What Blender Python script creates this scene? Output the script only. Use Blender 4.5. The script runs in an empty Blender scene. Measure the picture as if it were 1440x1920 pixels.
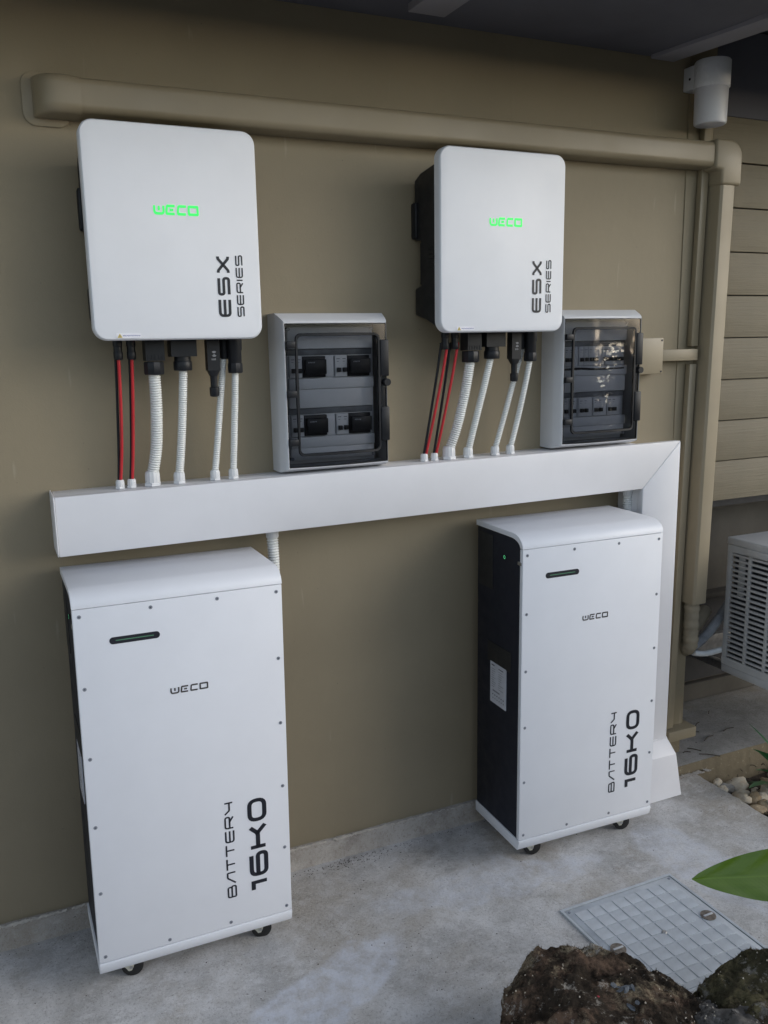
import bpy, bmesh, math, random
from mathutils import Vector, Matrix, noise
R = math.radians
random.seed(7)
S = bpy.context.scene
COL = S.collection
# ------------------------------------------------------------------ camera, world, sun, exposure
cam_d = bpy.data.cameras.new('camera'); cam = bpy.data.objects.new('camera', cam_d); COL.objects.link(cam)
S.camera = cam
cam_d.sensor_fit = 'VERTICAL'; cam_d.sensor_height = 24.0
cam_d.lens = 24.0 * 1633.68 / 1920.0
cam_d.clip_start = 0.02; cam_d.clip_end = 1000
yaw, pit, rol = R(-24.4372), R(-11.0963), R(-0.9701)
f = Vector((-math.sin(yaw) * math.cos(pit), math.cos(yaw) * math.cos(pit), math.sin(pit)))
ri = Vector((math.cos(yaw), math.sin(yaw), 0)); up = ri.cross(f)
Rr = ri * math.cos(rol) + up * math.sin(rol); Uu = up * math.cos(rol) - ri * math.sin(rol)
M = Matrix((Rr, Uu, -f)).transposed().to_4x4()
M.translation = Vector((-0.6268, -2.3423, 1.5947))
cam.matrix_world = M
S.render.resolution_x = 768; S.render.resolution_y = 1024
w = bpy.data.worlds.new('World'); S.world = w; w.use_nodes = True
SUN_DIR = Vector((-1.45, 1.0, -0.74)).normalized()          # the way the light travels
sky = w.node_tree.nodes.new('ShaderNodeTexSky'); sky.sky_type = 'NISHITA'; sky.sun_disc = False
sky.sun_elevation = math.asin(-SUN_DIR.z); sky.sun_rotation = math.atan2(-SUN_DIR.x, -SUN_DIR.y)
sky.air_density = 1.0; sky.dust_density = 0.7; sky.ozone_density = 1.0
bg = w.node_tree.nodes['Background']; bg.inputs['Strength'].default_value = 0.15
hs = w.node_tree.nodes.new('ShaderNodeHueSaturation'); hs.inputs['Saturation'].default_value = .62   # hazy, whitened sky
w.node_tree.links.new(sky.outputs[0], hs.inputs['Color']); w.node_tree.links.new(hs.outputs[0], bg.inputs[0])
sun_d = bpy.data.lights.new('sun', 'SUN'); sun = bpy.data.objects.new('sun', sun_d); COL.objects.link(sun)
sun_d.energy = 0.55; sun_d.angle = R(34); sun_d.color = (1.0, 0.97, 0.93)
sun.rotation_euler = SUN_DIR.to_track_quat('-Z', 'Y').to_euler()
S.view_settings.view_transform = 'Standard'; S.view_settings.look = 'None'
S.view_settings.exposure = 0.64; S.view_settings.gamma = 1.0; S.view_settings.use_curve_mapping = False

# ------------------------------------------------------------------ materials
def new_mat(name):
    m = bpy.data.materials.new(name); m.use_nodes = True
    nt = m.node_tree; b = nt.nodes['Principled BSDF']
    return m, nt, b
def N(nt, t, **k):
    n = nt.nodes.new(t)
    for a, v in k.items():
        if a in n.inputs: n.inputs[a].default_value = v
        else: setattr(n, a, v)
    return n
def noise_fac(nt, scale, detail=6, rough=.6, lo=.35, hi=.65, vec=None, dist=0.0):
    tc = N(nt, 'ShaderNodeTexCoord')
    n = N(nt, 'ShaderNodeTexNoise'); n.inputs['Scale'].default_value = scale
    n.inputs['Detail'].default_value = detail; n.inputs['Roughness'].default_value = rough
    n.inputs['Distortion'].default_value = dist
    if vec:
        mp = N(nt, 'ShaderNodeMapping'); mp.inputs['Scale'].default_value = vec
        nt.links.new(tc.outputs['Object'], mp.inputs[0]); nt.links.new(mp.outputs[0], n.inputs[0])
    else: nt.links.new(tc.outputs['Object'], n.inputs[0])
    r = N(nt, 'ShaderNodeMapRange'); r.inputs[1].default_value = lo; r.inputs[2].default_value = hi
    nt.links.new(n.outputs[0], r.inputs[0])
    return r.outputs[0]
def mixc(nt, fac, a, b, blend='MIX'):
    m = N(nt, 'ShaderNodeMix'); m.data_type = 'RGBA'; m.blend_type = blend; m.clamp_result = False
    if isinstance(fac, (int, float)): m.inputs[0].default_value = fac
    else: nt.links.new(fac, m.inputs[0])
    for s, v in ((6, a), (7, b)):
        if isinstance(v, tuple): m.inputs[s].default_value = (*v[:3], 1)
        else: nt.links.new(v, m.inputs[s])
    return m.outputs[2]
def mul(nt, a, b, op='MULTIPLY'):
    m = N(nt, 'ShaderNodeMath'); m.operation = op
    for i, v in enumerate((a, b)):
        if isinstance(v, (int, float)): m.inputs[i].default_value = v
        else: nt.links.new(v, m.inputs[i])
    return m.outputs[0]
def bump(nt, b, h, strength=.3, dist=.002, prev=None):
    n = N(nt, 'ShaderNodeBump'); n.inputs['Strength'].default_value = strength; n.inputs['Distance'].default_value = dist
    nt.links.new(h, n.inputs['Height'])
    if prev: nt.links.new(prev, n.inputs['Normal'])
    nt.links.new(n.outputs[0], b.inputs['Normal']); return n.outputs[0]
def plain(name, col, rough=.5, metal=0.0, var=.06, scale=30, bmp=0.0, bscale=300, spec=.5, coat=0):
    m, nt, b = new_mat(name)
    c = mixc(nt, noise_fac(nt, scale), tuple(x * (1 - var) for x in col), tuple(min(1, x * (1 + var)) for x in col))
    nt.links.new(c, b.inputs['Base Color'])
    rr = N(nt, 'ShaderNodeMapRange'); rr.inputs[3].default_value = max(0, rough - .06); rr.inputs[4].default_value = min(1, rough + .08)
    nt.links.new(noise_fac(nt, scale * .6), rr.inputs[0]); nt.links.new(rr.outputs[0], b.inputs['Roughness'])
    b.inputs['Metallic'].default_value = metal; b.inputs['Specular IOR Level'].default_value = spec
    if coat: b.inputs['Coat Weight'].default_value = coat
    if bmp: bump(nt, b, noise_fac(nt, bscale, 3, .5, 0, 1), bmp, .0006)
    return m

WALLC = (.262, .218, .142)
def wall_paint():
    m, nt, b = new_mat('olive_wall_paint')
    c = mixc(nt, noise_fac(nt, 2.2, 5, .55), tuple(x * .93 for x in WALLC), tuple(x * 1.06 for x in WALLC))
    c = mixc(nt, mul(nt, noise_fac(nt, 9, 8, .7, .55, .75, (1, 1, .35)), .22), c, (.23, .20, .14))
    c = mixc(nt, mul(nt, noise_fac(nt, 60, 4, .7, .66, .74), .25), c, (.36, .32, .24))
    nt.links.new(c, b.inputs['Base Color']); b.inputs['Roughness'].default_value = .62
    c = mixc(nt, mul(nt, noise_fac(nt, 34, 2, .5, .70, .74, (1, 1, .12)), .35), c, (.38, .34, .26))
    c = mixc(nt, mul(nt, noise_fac(nt, 90, 2, .5, .745, .77), .6), c, (.12, .10, .07))
    nt.links.new(c, b.inputs['Base Color'])
    p = bump(nt, b, noise_fac(nt, 230, 5, .65, 0, 1), .42, .0009)
    p = bump(nt, b, noise_fac(nt, 30, 4, .6, 0, 1), .25, .002, p)
    bump(nt, b, noise_fac(nt, 6, 4, .5, 0, 1, (1, 1, .4)), .35, .006, p)
    return m
def board_paint():
    m, nt, b = new_mat('siding_paint')
    c = mixc(nt, noise_fac(nt, 3, 5), tuple(x * .80 for x in WALLC), tuple(x * .94 for x in WALLC))
    g = noise_fac(nt, 14, 7, .65, .3, .7, (.35, 1, 9), .6)
    c = mixc(nt, mul(nt, g, .16), c, (.2, .17, .115))
    c = mixc(nt, mul(nt, noise_fac(nt, 45, 3, .6, .7, .76), .5), c, (.14, .12, .09))
    nt.links.new(c, b.inputs['Base Color']); b.inputs['Roughness'].default_value = .6
    bump(nt, b, g, .55, .0016)
    return m
def concrete(name, base, lightc, darkc, warm):
    m, nt, b = new_mat(name)
    c = mixc(nt, noise_fac(nt, 3.1, 10, .68, .40, .60, None, .2), base, lightc)
    c = mixc(nt, mul(nt, noise_fac(nt, 1.7, 10, .7, .48, .62, None, .2), .75), c, warm)
    c = mixc(nt, mul(nt, noise_fac(nt, 8.0, 10, .78, .53, .62, None, .15), .55), c, lightc)
    c = mixc(nt, mul(nt, noise_fac(nt, 5.3, 9, .7, .58, .72), .5), c, darkc)
    c = mixc(nt, mul(nt, noise_fac(nt, 120, 6, .85, .53, .60), .6), c, darkc)
    c = mixc(nt, mul(nt, noise_fac(nt, 2.6, 10, .75, .56, .62, (1, 1.6, 1)), .35), c, darkc)
    c = mixc(nt, mul(nt, noise_fac(nt, 11, 12, .85, .55, .575, (1, 2.2, 1)), .35), c, lightc)
    c = mixc(nt, mul(nt, noise_fac(nt, 190, 3, .6, .58, .70), .6), c, lightc)
    c = mixc(nt, mul(nt, noise_fac(nt, 15, 10, .82, .53, .60, None, .1), .4), c, tuple(min(.66, x * 1.15) for x in lightc))
    c = mixc(nt, mul(nt, noise_fac(nt, 32, 3, .5, .735, .76), .8), c, (.06, .05, .045))
    nt.links.new(c, b.inputs['Base Color']); b.inputs['Roughness'].default_value = .82
    b.inputs['Specular IOR Level'].default_value = .3
    p = bump(nt, b, noise_fac(nt, 150, 7, .75, 0, 1), .9, .0022)
    p = p = bump(nt, b, noise_fac(nt, 20, 10, .75, .2, .8, None, .1), .5, .005, p)
    bump(nt, b, noise_fac(nt, 55, 4, .6, .66, .75), -.5, .004, p)
    return m
MT = {}
MT['wall'] = wall_paint()
MT['board'] = board_paint()
MT['duct'] = plain('tan_plastic_duct', (.285, .238, .160), .42, var=.04, scale=6, bmp=.1, bscale=120)
MT['white'] = plain('white_powder_coat', (.75, .765, .80), .42, var=.015, scale=8, bmp=.12, bscale=900)
MT['white_gloss'] = plain('white_gloss_plastic', (.76, .77, .79), .3, var=.015, scale=8)
MT['pvc'] = plain('white_pvc', (.76, .755, .77), .38, var=.025, scale=5)
MT['pvc_seam'] = plain('pvc_seam_shadow_gap', (.28, .28, .3), .6)
MT['panel_white'] = plain('pale_grey_panel_plastic', (.62, .63, .65), .36, var=.006)
MT['grey_plastic'] = plain('light_grey_plastic', (.52, .53, .55), .4, var=.03)
MT['inner_grey'] = plain('inner_grey_plastic', (.72, .73, .74), .5, var=.02)
MT['black'] = plain('black_plastic', (.011, .012, .015), .42, var=.1, bmp=.1, spec=.32)
MT['black_side'] = plain('black_powder_coat', (.011, .013, .022), .5, var=.03, bmp=.08, bscale=800, spec=.35)
MT['rubber'] = plain('black_rubber', (.014, .014, .014), .6)
MT['ink'] = plain('black_print', (.012, .013, .02), .45)
MT['logo_grey'] = plain('dark_brown_print', (.07, .062, .058), .35, metal=.4)
MT['red'] = plain('red_cable_sheath', (.48, .022, .03), .4, var=.08)
MT['conduit'] = plain('white_corrugated_plastic', (.72, .73, .71), .4, var=.05, scale=20)
MT['gland'] = plain('white_nylon_gland', (.68, .69, .70), .4, var=.05)
MT['screw'] = plain('dark_zinc_screw', (.26, .28, .32), .4, metal=.3)
MT['steel'] = plain('worn_steel', (.5, .5, .5), .35, metal=.9, var=.2)
MT['cup'] = plain('rusty_cup_metal', (.20, .17, .14), .6, metal=.3, var=.4, scale=90)
MT['cream'] = plain('cream_painted_steel', (.58, .57, .48), .4)
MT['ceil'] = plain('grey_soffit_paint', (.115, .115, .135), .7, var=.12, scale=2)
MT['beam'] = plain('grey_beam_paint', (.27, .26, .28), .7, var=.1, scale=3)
MT['label'] = plain('pale_label_paper', (.55, .56, .6), .5)
MT['label_w'] = plain('white_sticker', (.8, .8, .85), .4)
MT['label_ink'] = plain('grey_label_ink', (.09, .09, .11), .6)
MT['yellow'] = plain('warning_yellow', (.65, .5, .05), .5)
MT['blue_ink'] = plain('blue_ink', (.05, .06, .3), .5)
MT['hatch'] = plain('grey_hatch_plastic', (.49, .52, .55), .5, var=.12, scale=14, bmp=.3, bscale=200)
MT['hatch_tread'] = plain('grey_hatch_tread', (.52, .55, .58), .55, var=.12, scale=14, bmp=.15, bscale=200)
MT['hatch_groove'] = plain('dirty_hatch_groove', (.17, .18, .19), .8, var=.3, scale=20)
MT['ac'] = plain('ac_beige_plastic', (.50, .50, .49), .5, var=.06, scale=12)
MT['ac_dark'] = plain('ac_dark_interior', (.022, .023, .025), .7)
MT['fin'] = plain('dusty_fins', (.10, .105, .11), .6, metal=.3, var=.4, scale=60)
MT['foam'] = plain('tan_foam_wrap', (.27, .23, .16), .7, var=.15, scale=12, bmp=.6, bscale=60)
MT['grey_pipe'] = plain('grey_foam_pipe', (.25, .26, .27), .7, var=.2, bmp=.5, bscale=60)
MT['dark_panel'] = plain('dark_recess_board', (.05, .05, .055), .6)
MT['recess'] = plain('shaded_render', (.115, .105, .088), .8, var=.2, scale=4, bmp=.5, bscale=60)  # shade under the siding is darkened into this colour
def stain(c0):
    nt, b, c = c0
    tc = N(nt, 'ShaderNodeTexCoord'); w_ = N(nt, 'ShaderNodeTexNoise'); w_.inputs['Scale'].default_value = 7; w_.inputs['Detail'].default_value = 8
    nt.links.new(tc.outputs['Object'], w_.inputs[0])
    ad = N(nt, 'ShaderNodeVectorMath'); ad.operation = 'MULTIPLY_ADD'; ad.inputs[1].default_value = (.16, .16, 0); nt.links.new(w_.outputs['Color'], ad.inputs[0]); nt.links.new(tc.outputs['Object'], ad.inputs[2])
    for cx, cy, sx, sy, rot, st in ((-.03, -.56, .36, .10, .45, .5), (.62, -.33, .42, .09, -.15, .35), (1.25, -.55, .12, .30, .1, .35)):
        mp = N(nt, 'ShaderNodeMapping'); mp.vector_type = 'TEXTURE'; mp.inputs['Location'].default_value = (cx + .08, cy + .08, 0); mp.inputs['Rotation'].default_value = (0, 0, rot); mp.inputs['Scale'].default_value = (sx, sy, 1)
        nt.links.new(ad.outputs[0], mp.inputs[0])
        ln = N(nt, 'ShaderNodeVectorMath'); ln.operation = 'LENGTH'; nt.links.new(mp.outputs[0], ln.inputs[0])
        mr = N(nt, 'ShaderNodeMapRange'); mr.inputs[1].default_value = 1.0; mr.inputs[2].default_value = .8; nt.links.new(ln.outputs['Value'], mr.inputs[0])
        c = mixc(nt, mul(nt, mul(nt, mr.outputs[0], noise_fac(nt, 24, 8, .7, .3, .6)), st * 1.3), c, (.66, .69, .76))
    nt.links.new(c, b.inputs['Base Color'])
MT['concrete'] = concrete('patio_concrete', (.40, .39, .375), (.66, .65, .64), (.19, .175, .16), (.38, .34, .285))
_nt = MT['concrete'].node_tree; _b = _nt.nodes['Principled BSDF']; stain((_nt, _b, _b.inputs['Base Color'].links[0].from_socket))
MT['plinth'] = concrete('plinth_mortar', (.33, .30, .26), (.46, .43, .39), (.2, .17, .14), (.34, .29, .22))
MT['ledge'] = concrete('ledge_concrete', (.24, .235, .22), (.33, .32, .31), (.13, .12, .11), (.24, .21, .16))
def ledge_side():
    m, nt, b = new_mat('flaking_painted_ledge')
    c = mixc(nt, noise_fac(nt, 6, 6), (.17, .135, .085), (.22, .18, .115))
    c = mixc(nt, mul(nt, noise_fac(nt, 70, 6, .7, .6, .66), .7), c, (.42, .37, .25))
    nt.links.new(c, b.inputs['Base Color']); b.inputs['Roughness'].default_value = .85
    bump(nt, b, noise_fac(nt, 50, 6, .7, 0, 1), .5, .003); return m
MT['ledge_side'] = ledge_side()
def rock_mat(name, a, bcol, c3, spk):
    m, nt, b = new_mat(name)
    c = mixc(nt, noise_fac(nt, 7, 9, .72, .46, .54, None, .3), a, bcol)
    c = mixc(nt, noise_fac(nt, 6.5, 10, .78, .50, .58), c, c3)
    c = mixc(nt, mul(nt, noise_fac(nt, 45, 8, .8, .5, .62), .8), c, tuple(x * .25 for x in a))
    c = mixc(nt, mul(nt, noise_fac(nt, 16, 9, .8, .57, .62), .85), c, spk)
    c = mixc(nt, mul(nt, noise_fac(nt, 9, 9, .8, .57, .62, (1.3, .8, 1)), .9), c, tuple(x * .4 for x in a))
    c = mixc(nt, noise_fac(nt, 130, 4, .7, .69, .73), c, (.42, .40, .34))
    nt.links.new(c, b.inputs['Base Color']); b.inputs['Roughness'].default_value = .95
    b.inputs['Specular IOR Level'].default_value = .15
    p = bump(nt, b, noise_fac(nt, 60, 10, .8, 0, 1), 1.0, .012)
    bump(nt, b, noise_fac(nt, 260, 6, .75, 0, 1), .8, .003, p)
    return m
MT['rock'] = rock_mat('mossy_lava_rock', (.060, .045, .032), (.19, .125, .085), (.42, .34, .22), (.54, .50, .43))
MT['rock2'] = rock_mat('olive_mossy_rock', (.085, .075, .042), (.19, .165, .085), (.10, .075, .05), (.33, .31, .27))
MT['rock3'] = rock_mat('pale_grey_rock', (.20, .185, .165), (.30, .28, .25), (.16, .13, .09), (.45, .43, .40))
MT['moss'] = plain('moss_fibre', (.060, .044, .030), .9, var=.4, scale=60)
MT['chip'] = plain('blue_grey_stone_chip', (.13, .14, .15), .85, var=.4, scale=90, bmp=.5)
MT['redbit'] = plain('red_petal', (.38, .02, .04), .6)
MT['pebble1'] = concrete('tan_pebble', (.70, .60, .45), (.80, .73, .60), (.48, .38, .26), (.70, .55, .36))
MT['pebble2'] = concrete('brown_pebble', (.40, .30, .19), (.52, .42, .28), (.22, .15, .09), (.42, .28, .16))
MT['pebble3'] = concrete('grey_pebble', (.3, .29, .27), (.45, .44, .41), (.16, .15, .14), (.33, .3, .26))
MT['soil'] = plain('dark_garden_soil', (.055, .042, .032), .95, var=.5, scale=40, bmp=1, bscale=80)
MT['twig'] = plain('dry_twig', (.06, .045, .033), .9, var=.4, scale=80)
MT['ground'] = plain('garden_ground', (.07, .07, .04), .95, var=.4, scale=3, bmp=1, bscale=40)
def leaf_mat(name, a, b_, trans=.35):
    m, nt, b = new_mat(name)
    c = mixc(nt, noise_fac(nt, 14, 4, .6, .3, .7, (1, 4, 1)), a, b_)
    c = mixc(nt, mul(nt, noise_fac(nt, 70, 3, .6, .71, .74), .7), c, (.03, .03, .01))
    tc = N(nt, 'ShaderNodeTexCoord'); sx = N(nt, 'ShaderNodeSeparateXYZ'); nt.links.new(tc.outputs['Object'], sx.inputs[0])
    ay = mul(nt, sx.outputs[1], 0, 'ABSOLUTE'); ph = mul(nt, mul(nt, sx.outputs[0], mul(nt, ay, 1.1), 'ADD'), 520)
    vein = mul(nt, mul(nt, ph, 0, 'SINE'), .5); ve = N(nt, 'ShaderNodeMapRange'); ve.inputs[1].default_value = .40; ve.inputs[2].default_value = .5; nt.links.new(vein, ve.inputs[0])
    mid = N(nt, 'ShaderNodeMapRange'); mid.inputs[1].default_value = .0022; mid.inputs[2].default_value = .0008; nt.links.new(ay, mid.inputs[0])
    c = mixc(nt, mul(nt, ve.outputs[0], .06), c, tuple(x * 1.6 for x in b_)); c = mixc(nt, mul(nt, mid.outputs[0], .25), c, tuple(x * 1.8 for x in b_))
    nt.links.new(c, b.inputs['Base Color']); b.inputs['Roughness'].default_value = .3
    bump(nt, b, vein, .14, .0005)
    t = N(nt, 'ShaderNodeBsdfTranslucent'); nt.links.new(c, t.inputs[0])
    mx = N(nt, 'ShaderNodeMixShader'); mx.inputs[0].default_value = trans
    nt.links.new(b.outputs[0], mx.inputs[1]); nt.links.new(t.outputs[0], mx.inputs[2])
    nt.links.new(mx.outputs[0], nt.nodes['Material Output'].inputs[0])
    return m
MT['leaf'] = leaf_mat('broad_green_leaf', (.075, .15, .006), (.10, .185, .012))
MT['leaf_dark'] = leaf_mat('dark_green_leaf', (.02, .11, .035), (.035, .15, .05), .25)
MT['hedge'] = leaf_mat('hedge_leaf', (.03, .06, .015), (.06, .1, .03), .2)
def emis(name, col, e, strength):
    m, nt, b = new_mat(name); b.inputs['Base Color'].default_value = (*col, 1)
    b.inputs['Emission Color'].default_value = (*e, 1); b.inputs['Emission Strength'].default_value = strength
    b.inputs['Roughness'].default_value = .4
    return m
MT['led_logo'] = emis('green_lit_logo', (.02, .30, .08), (.04, 1, .14), .50)
MT['led'] = emis('green_led_bar', (.06, .16, .10), (.35, .8, .45), .05)
MT['led_btn'] = emis('green_button_light', (.1, .35, .2), (.15, 1, .4), .45)
def glass(name, tint, rough=.02, mixf=.85, gl=.12):
    m, nt, b = new_mat(name)
    tr = N(nt, 'ShaderNodeBsdfTransparent'); tr.inputs[0].default_value = (*tint, 1)
    gs = N(nt, 'ShaderNodeBsdfGlossy'); gs.inputs['Roughness'].default_value = rough
    fr = N(nt, 'ShaderNodeFresnel'); fr.inputs[0].default_value = 1.5
    mx = N(nt, 'ShaderNodeMixShader'); ff = mul(nt, fr.outputs[0], gl, 'ADD') if gl else fr.outputs[0]
    nt.links.new(ff, mx.inputs[0]); nt.links.new(tr.outputs[0], mx.inputs[1]); nt.links.new(gs.outputs[0], mx.inputs[2])
    nt.links.new(mx.outputs[0], nt.nodes['Material Output'].inputs[0])
    return m
MT['smoke'] = glass('smoked_door_plastic', (.74, .74, .76), .04, gl=.0)
MT['smoke_frame'] = glass('smoked_door_frame', (.55, .55, .57), .12, gl=.02)
MT['film'] = glass('crumpled_clear_film', (.93, .93, .95), .08, gl=.06)
def frosted():
    m, nt, b = new_mat('frosted_lamp_diffuser')
    b.inputs['Base Color'].default_value = (.72, .72, .76, 1); b.inputs['Roughness'].default_value = .3
    b.inputs['Subsurface Weight'].default_value = .3; b.inputs['Subsurface Radius'].default_value = (.02, .02, .02)
    return m
MT['frost'] = frosted()

# ------------------------------------------------------------------ helpers
def tag(o, label=None, cat=None, group=None, kind=None):
    if label: o['label'] = label
    if cat: o['category'] = cat
    if group: o['group'] = group
    if kind: o['kind'] = kind
    return o
def empty(name, loc, label, cat, group=None, rz=0, ry=0):
    o = bpy.data.objects.new(name, None); COL.objects.link(o); o.location = loc; o.rotation_euler = (0, ry, rz)
    o.empty_display_size = .05
    return tag(o, label, cat, group)
def link(name, bm, mat, parent=None, smooth=None, bevel=0, loc=None, seg=2):
    bmesh.ops.recalc_face_normals(bm, faces=bm.faces)
    if bevel:
        es = [e for e in bm.edges if len(e.link_faces) == 2 and e.calc_face_angle(0) > R(35)]
        bmesh.ops.bevel(bm, geom=es, offset=bevel, segments=seg, profile=.5, affect='EDGES', clamp_overlap=True)
    me = bpy.data.meshes.new(name); bm.to_mesh(me); bm.free()
    me.materials.append(MT[mat] if isinstance(mat, str) else mat)
    o = bpy.data.objects.new(name, me); COL.objects.link(o)
    if parent: o.parent = parent
    if loc: o.location = loc
    if smooth is None: smooth = bool(bevel)
    if smooth: shade(me, R(smooth if smooth is not True else 40))
    return o
def shade(me, ang):
    for p in me.polygons: p.use_smooth = True
    b = bmesh.new(); b.from_mesh(me)
    for e in b.edges:
        e.smooth = not (len(e.link_faces) == 2 and e.calc_face_angle(0) > ang)
    b.to_mesh(me); b.free()
def box(bm, x0, x1, y0, y1, z0, z1):
    v = [bm.verts.new((x, y, z)) for x in (x0, x1) for y in (y0, y1) for z in (z0, z1)]
    for q in ((0, 1, 3, 2), (4, 6, 7, 5), (0, 4, 5, 1), (2, 3, 7, 6), (0, 2, 6, 4), (1, 5, 7, 3)):
        bm.faces.new([v[i] for i in q])
    return v
def B(*a):
    bm = bmesh.new(); box(bm, *a); return bm
def rrect(x0, x1, z0, z1, r, n=8):
    pts = []
    for cx, cz, a0 in ((x1 - r, z0 + r, -90), (x1 - r, z1 - r, 0), (x0 + r, z1 - r, 90), (x0 + r, z0 + r, 180)):
        for i in range(n + 1):
            a = R(a0 + 90 * i / n); pts.append((cx + r * math.cos(a), cz + r * math.sin(a)))
    return pts
def prism(bm, pts, d0, d1, axis='y'):
    """closed polygon pts extruded from d0 to d1 along axis"""
    def P(a, b, d): return {'y': (a, d, b), 'x': (d, a, b), 'z': (a, b, d)}[axis]
    A = [bm.verts.new(P(a, b, d0)) for a, b in pts]; Bv = [bm.verts.new(P(a, b, d1)) for a, b in pts]
    n = len(pts)
    bm.faces.new(A); bm.faces.new(Bv[::-1])
    for i in range(n): bm.faces.new((A[i], A[(i + 1) % n], Bv[(i + 1) % n], Bv[i]))
def loops(bm, rings, cap=True, closed=True):
    V = [[bm.verts.new(p) for p in r] for r in rings]
    n = len(rings[0])
    for a, b in zip(V, V[1:]):
        for i in range(n if closed else n - 1):
            bm.faces.new((a[i], a[(i + 1) % n], b[(i + 1) % n], b[i]))
    if cap: bm.faces.new(V[0][::-1]); bm.faces.new(V[-1])
def cyl(bm, c, r, h, axis='z', n=20, r2=None):
    r2 = r if r2 is None else r2
    def ring(rr, d):
        o = []
        for i in range(n):
            a = 2 * math.pi * i / n; x, y = rr * math.cos(a), rr * math.sin(a)
            o.append({'z': (c[0] + x, c[1] + y, c[2] + d), 'y': (c[0] + x, c[1] + d, c[2] + y), 'x': (c[0] + d, c[1] + x, c[2] + y)}[axis])
        return o
    loops(bm, [ring(r, 0), ring(r2, h)])
def lathe(bm, c, prof, n=28):
    loops(bm, [[(c[0] + r * math.cos(2 * math.pi * i / n), c[1] + r * math.sin(2 * math.pi * i / n), c[2] + z) for i in range(n)] for r, z in prof])
def catmull(P, n):
    P = [Vector(p) for p in P]; P = [P[0] * 2 - P[1]] + P + [P[-1] * 2 - P[-2]]
    out = []
    for i in range(1, len(P) - 2):
        for k in range(n):
            t = k / n; a, b, c, d = P[i - 1:i + 3]
            out.append(.5 * ((2 * b) + (c - a) * t + (2 * a - 5 * b + 4 * c - d) * t * t + (3 * b - a - 3 * c + d) * t ** 3))
    out.append(P[-2]); return out
def resample(pts, step):
    out = [pts[0].copy()]; acc = 0
    for a, b in zip(pts, pts[1:]):
        L = (b - a).length; d = step - acc
        while d <= L:
            out.append(a.lerp(b, d / L)); d += step
        acc = L - (d - step)
    return out
def tube(bm, P, r, n=12, step=None, corr=None, smoothn=12):
    pts = catmull(P, smoothn)
    if step: pts = resample(pts, step)
    rings = []
    side = Vector((1, 0, 0))
    for i, p in enumerate(pts):
        t = (pts[min(i + 1, len(pts) - 1)] - pts[max(i - 1, 0)]).normalized()
        s = (side - t * side.dot(t)).normalized(); u = t.cross(s)
        rr = r if corr is None else r * corr(i)
        rings.append([tuple(p + (s * math.cos(2 * math.pi * k / n) + u * math.sin(2 * math.pi * k / n)) * rr) for k in range(n)])
    loops(bm, rings)
CORR = (1.0, 1.0, .90, .77, .77, .90)
def hexnut(bm, c, r, h, n=6):
    loops(bm, [[(c[0] + rr * math.cos(2 * math.pi * (i + .25) / n), c[1] + rr * math.sin(2 * math.pi * (i + .25) / n), c[2] + z) for i in range(n)]
               for rr, z in ((r * .93, 0), (r, h * .12), (r, h * .88), (r * .93, h))])
# --- stroke lettering: u along the reading direction, v up, cap height 1
def rnd(pts, r, closed=False, n=5):
    if r <= 0: return pts
    out = []; m = len(pts)
    for i in range(m):
        if not closed and i in (0, m - 1): out.append(pts[i]); continue
        a, b, c = Vector(pts[i - 1]), Vector(pts[i]), Vector(pts[(i + 1) % m])
        d1, d2 = (a - b), (c - b); rr = min(r, d1.length * .48, d2.length * .48)
        p1 = b + d1.normalized() * rr; p2 = b + d2.normalized() * rr
        for k in range(n + 1):
            t = k / n; out.append(tuple(p1 * (1 - t) ** 2 + b * 2 * t * (1 - t) + p2 * t * t))
    return out
def stroke(bm, pts, th, closed, tf):
    m = len(pts); L = []
    for i in range(m):
        p = Vector(pts[i])
        a = Vector(pts[i - 1]) if (closed or i > 0) else None
        c = Vector(pts[(i + 1) % m]) if (closed or i < m - 1) else None
        d1 = (p - a).normalized() if a is not None and (p - a).length > 1e-7 else None
        d2 = (c - p).normalized() if c is not None and (c - p).length > 1e-7 else None
        d1 = d1 or d2; d2 = d2 or d1
        n1 = Vector((-d1.y, d1.x)); n2 = Vector((-d2.y, d2.x)); n = (n1 + n2)
        n = n.normalized() if n.length > 1e-6 else n1
        k = th / 2 / max(.45, n.dot(n1)); L.append((p + n * k, p - n * k))
    V = [(bm.verts.new(tf(a)), bm.verts.new(tf(b))) for a, b in L]
    for i in range(m if closed else m - 1):
        j = (i + 1) % m; bm.faces.new((V[i][0], V[i][1], V[j][1], V[j][0]))
w1 = 1.33
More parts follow.
